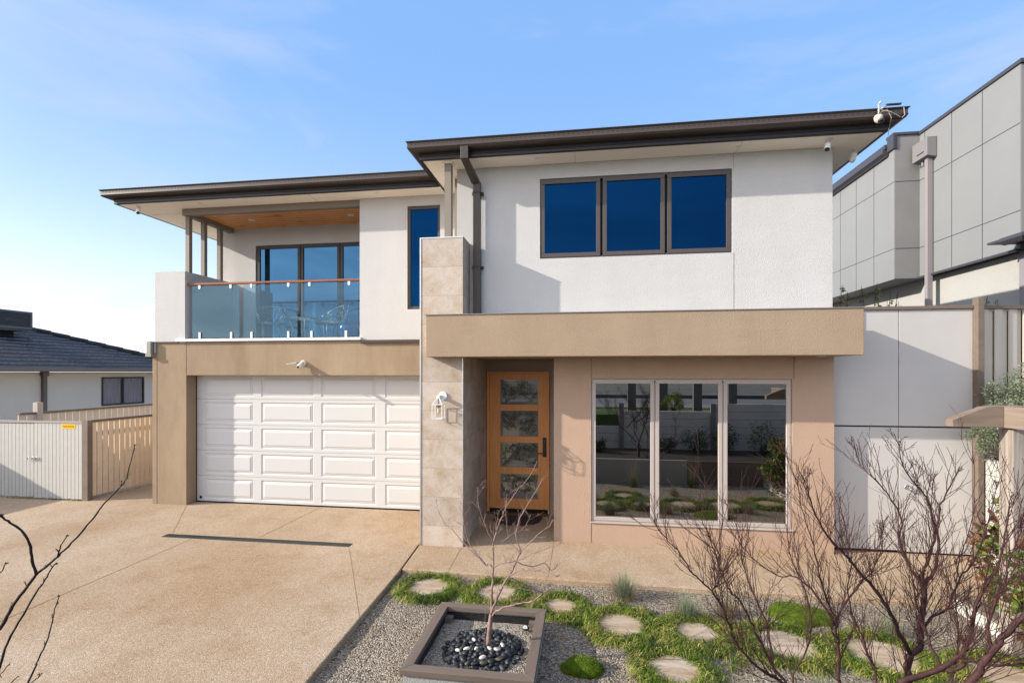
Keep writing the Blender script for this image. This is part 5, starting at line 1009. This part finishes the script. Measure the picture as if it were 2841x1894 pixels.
# ================================================================== LEAFY PLANTS
def leafy(name, c, rad, n, size, cols, label, cat, seed, stems=12, base=None, trunkm=BARK, shape=None, wr=.45, clumps=40, hang=None):
    base = base or (c[0], c[1], c[2]-rad[2]); t = empty(name, base, label, cat); r_ = random.Random(seed); b = MB(); s_ = MB()
    cl = []
    for k in range(clumps):
        while True:
            v = Vector((r_.uniform(-1, 1), r_.uniform(-1, 1), r_.uniform(-1, 1)))
            if .25 < v.length < 1: break
        p = Vector(c)+Vector((v.x*rad[0], v.y*rad[1], v.z*rad[2])); cl.append((p, r_.uniform(.6, 1.3), r_.choice(cols)))
        if k < stems*3: s_.tube([Vector(base)+Vector((r_.uniform(-.05, .05), r_.uniform(-.05, .05), 0)), (Vector(base)+p)/2+Vector((r_.uniform(-.05, .05), r_.uniform(-.05, .05), .03)), p], .006, .002, 4)
    for k in range(n):
        p, q, cc = r_.choice(cl); cr_ = min(rad)*.33*q; v = Vector((r_.gauss(0, 1), r_.gauss(0, 1), r_.gauss(0, 1))).normalized()*cr_*r_.random()**.4; o = p+v
        d = (v.normalized()+Vector((r_.gauss(0, .4), r_.gauss(0, .4), r_.gauss(0, .4)+.25))).normalized(); L_ = size*r_.uniform(.6, 1.3); sd = d.cross(Vector((r_.gauss(0, 1), r_.gauss(0, 1), r_.gauss(0, 1)))).normalized()*L_*wr*.5
        col = cc if r_.random() < .7 else r_.choice(cols); f = r_.uniform(.75, 1.25)
        b.poly([o, o+d*L_*.5+sd, o+d*L_, o+d*L_*.5-sd], tuple(x*f for x in col))
    s_.build('stems', trunkm, t); b.build('foliage', LEAF, t); return t
ROS = [(.11, .15, .08), (.16, .20, .12), (.22, .25, .17), (.07, .10, .045), (.28, .29, .20)]
leafy('rosemary_bush', (5.42, 6.9, 1.98), (.58, .34, .46), 14000, .034, ROS, 'grey-green rosemary bush on the white retaining wall above the beam', 'bush', 1, base=(5.42, 6.9, 1.28), wr=.3, clumps=150)
leafy('rosemary_bush', (4.92, 6.95, 1.66), (.20, .22, .34), 4000, .032, ROS, 'grey-green rosemary trailing over the white wall below the beam', 'bush', 2, base=(5.2, 6.95, 1.28), wr=.3, clumps=60)
NAN = [(.10, .17, .02), (.16, .22, .03), (.06, .11, .02), (.06, .10, .02), (.15, .045, .03), (.20, .10, .04), (.18, .20, .035), (.11, .045, .03)]
leafy('nandina_bush', (4.22, 5.42, .56), (.42, .34, .64), 6500, .065, NAN, 'leafy shrub with green and red leaves at the right edge', 'bush', 3, base=(4.22, 5.42, 0), wr=.5, clumps=90)
leafy('nandina_bush', (4.62, 6.0, .50), (.30, .25, .50), 1800, .06, NAN, 'smaller red-green shrub beside the foot of the brown fence post', 'bush', 13, base=(4.62, 6.0, 0), wr=.5, clumps=30)
leafy('nandina_bush', (3.66, 4.40, .68), (.34, .28, .60), 4500, .06, NAN, 'red and green leafy shrub in front of the arbour post', 'bush', 23, base=(3.95, 4.5, 0), wr=.5, clumps=60)
# fruit-tree shoots over the side gate
for i, (x, y, z, h) in enumerate(((3.95, 8.6, 3.35, .55), (4.55, 8.7, 3.35, .5), (4.85, 8.7, 3.3, .4), (5.9, 8.3, 3.3, .28))):
    t = empty('fruit_shoot', (x, y, 2.0), ('leafy shoot rising over the side gate, leftmost beside the house wall', 'leafy shoot rising over the side gate, in the middle', 'thin leafy shoot over the side gate, below the neighbour downpipe', 'thin bare shoot over the cream fence')[i], 'shoot', 'shoots rising over the side gate'); b = MB(); l = MB(); r_ = random.Random(30+i)
    for k in range(4):
        d = Vector((r_.gauss(0, .3), r_.gauss(0, .2), 1)); a = Vector((x+r_.uniform(-.15, .15), y, 2.0)); tp = a+Vector((d.x*.5, d.y*.3, z-2.0+h*r_.uniform(.4, 1))); md = (a+tp)/2+Vector((r_.gauss(0, .05), 0, 0)); b.tube([a, md, tp], .010, .003, 5)
        for q in range(26 if i < 2 else 6):
            u = r_.uniform(.75, 1); o = a.lerp(tp, u); dl = Vector((r_.gauss(0, 1), r_.gauss(0, 1), -.6)).normalized(); L_ = r_.uniform(.05, .09); sd = dl.cross(Vector((0, 1, .3))).normalized()*.014
            if r_.random() < .5: l.poly([o, o+dl*L_*.5+sd, o+dl*L_, o+dl*L_*.5-sd], r_.choice([(.12, .17, .04), (.07, .11, .03), (.2, .22, .06)]))
            else: b.tube([o, o+Vector((r_.gauss(0, .02), 0, .025))], .003, .001, 3)
    b.build('stem', BARK, t); l.build('foliage', LEAF, t) if l.v else None
# a bare shrub behind the left gates
t = empty('bare_shrub', (-10.2, 10.6, 0), 'thin leafless shrub against the bungalow beside the garage wall', 'shrub'); b = MB(); r_ = random.Random(3)
for k in range(5): twigs(b, Vector((-10.1+.12*k, 10.8, 0)), Vector((r_.gauss(0, .08), r_.gauss(0, .1), 1)), r_.uniform(1.7, 2.5), .011, 1, r_, .3, True, 5, .35)
b.build('stems', BARKP, t)
# ================================================================== ACROSS THE GARDEN (mirrored in the big window)
t = empty('bed_wall', (0, 2.88, 0), 'low pale wall holding the raised bed at the street side', 'wall'); bx('wall', NWHITE, t, -.3, 2.2, 2.862, 2.93, -.2, .46); bx('wall', GREYT, t, 2.202, 4.95, 2.862, 2.92, -.2, .45)
t = empty('sleeper_wall', (2, .95, 0), 'grey concrete sleeper wall with stepped top below the street', 'wall'); b = MB()
for i in range(8):
    z = .0+i*.2; x0_ = -2.1 if i < 5 else (.9 if i < 7 else 3.2); b.box(x0_, 9, .88, .97, z, z+.194)
b.build('sleepers', GSLEEP, t, bevel=.006); b = MB()
for x in (.86, 3.15): b.box(x, x+.12, .972, 1.03, 0, 1.6)
b.build('steel_post', NPIPE, t)
for i, x in enumerate((.05, 1.15, 2.0, 2.9, 3.8)):
    t = MB().ext([(x, .2, 1.2), (x, .2, 2.6), (x+.1, .2, 2.72), (x+.22, .2, 2.66), (x+.22, .2, 1.2)] if x > .5 else [(x-.6, .2, 1.0), (x-.6, .2, 1.9), (x-.38, .2, 2.0), (x-.38, .2, 1.0)], (0, -.16, 0)).build('street_pillar', mat('pillar_grey', (.13, .125, .12, 1), .8), origin=(x, .1, 1.2), bevel=.004); tag(t, 'dark timber pillar on the verge behind the camera', 'pillar', 'dark pillars along the verge')
leafy('clipped_shrub', (2.35, .45, 1.62), (.32, .22, .24), 2500, .035, [(.35, .36, .03), (.22, .28, .03), (.12, .18, .02)], 'clipped yellow-green ball shrub on the verge', 'shrub', 41, base=(2.35, .45, 1.28))
for i, (x, y, r) in enumerate(((2.7, 1.5, .3), (3.4, 1.5, .33), (4.2, 1.7, .4), (2.0, 1.6, .2), (-.2, 1.5, .22), (.3, 1.7, .18))):
    leafy('dark_shrub', (x, y, .42+r), (r, r, r), 1300, .045, [(.02, .035, .012), (.03, .05, .015), (.015, .025, .012)], 'dark clipped shrub in the raised bed, mirrored in the window, '+('large, middle', 'large, right of middle', 'largest, at the right end', 'small, left of middle', 'small, leftmost', 'smallest, by the bare tree')[i], 'shrub', 50+i, base=(x, y, .42), clumps=30)['group'] = 'dark shrubs in the raised bed'
for i, (x, y) in enumerate(((1.0, 3.35), (2.25, 3.2))):
    b = MB(); r_ = random.Random(60+i)
    for k in range(420): a = r_.uniform(0, 6.28); tl = abs(r_.gauss(0, .3)); tall = r_.random() < .15; b.blade((x+r_.gauss(0, .03), y+r_.gauss(0, .03), -.06), (cos(a)*tl, sin(a)*tl, 1), r_.uniform(.6, .75) if tall else r_.uniform(.2, .33), .003, .25 if tall else .9, (.30, .25, .14) if tall else (.10, .15, .04), None, 4)
    tag(b.build('tall_grass', TUFT, origin=(x, y, -.06)), 'tall straw-tipped grass clump at the foot of the low bed wall', 'grass tuft', 'tall grass clumps')
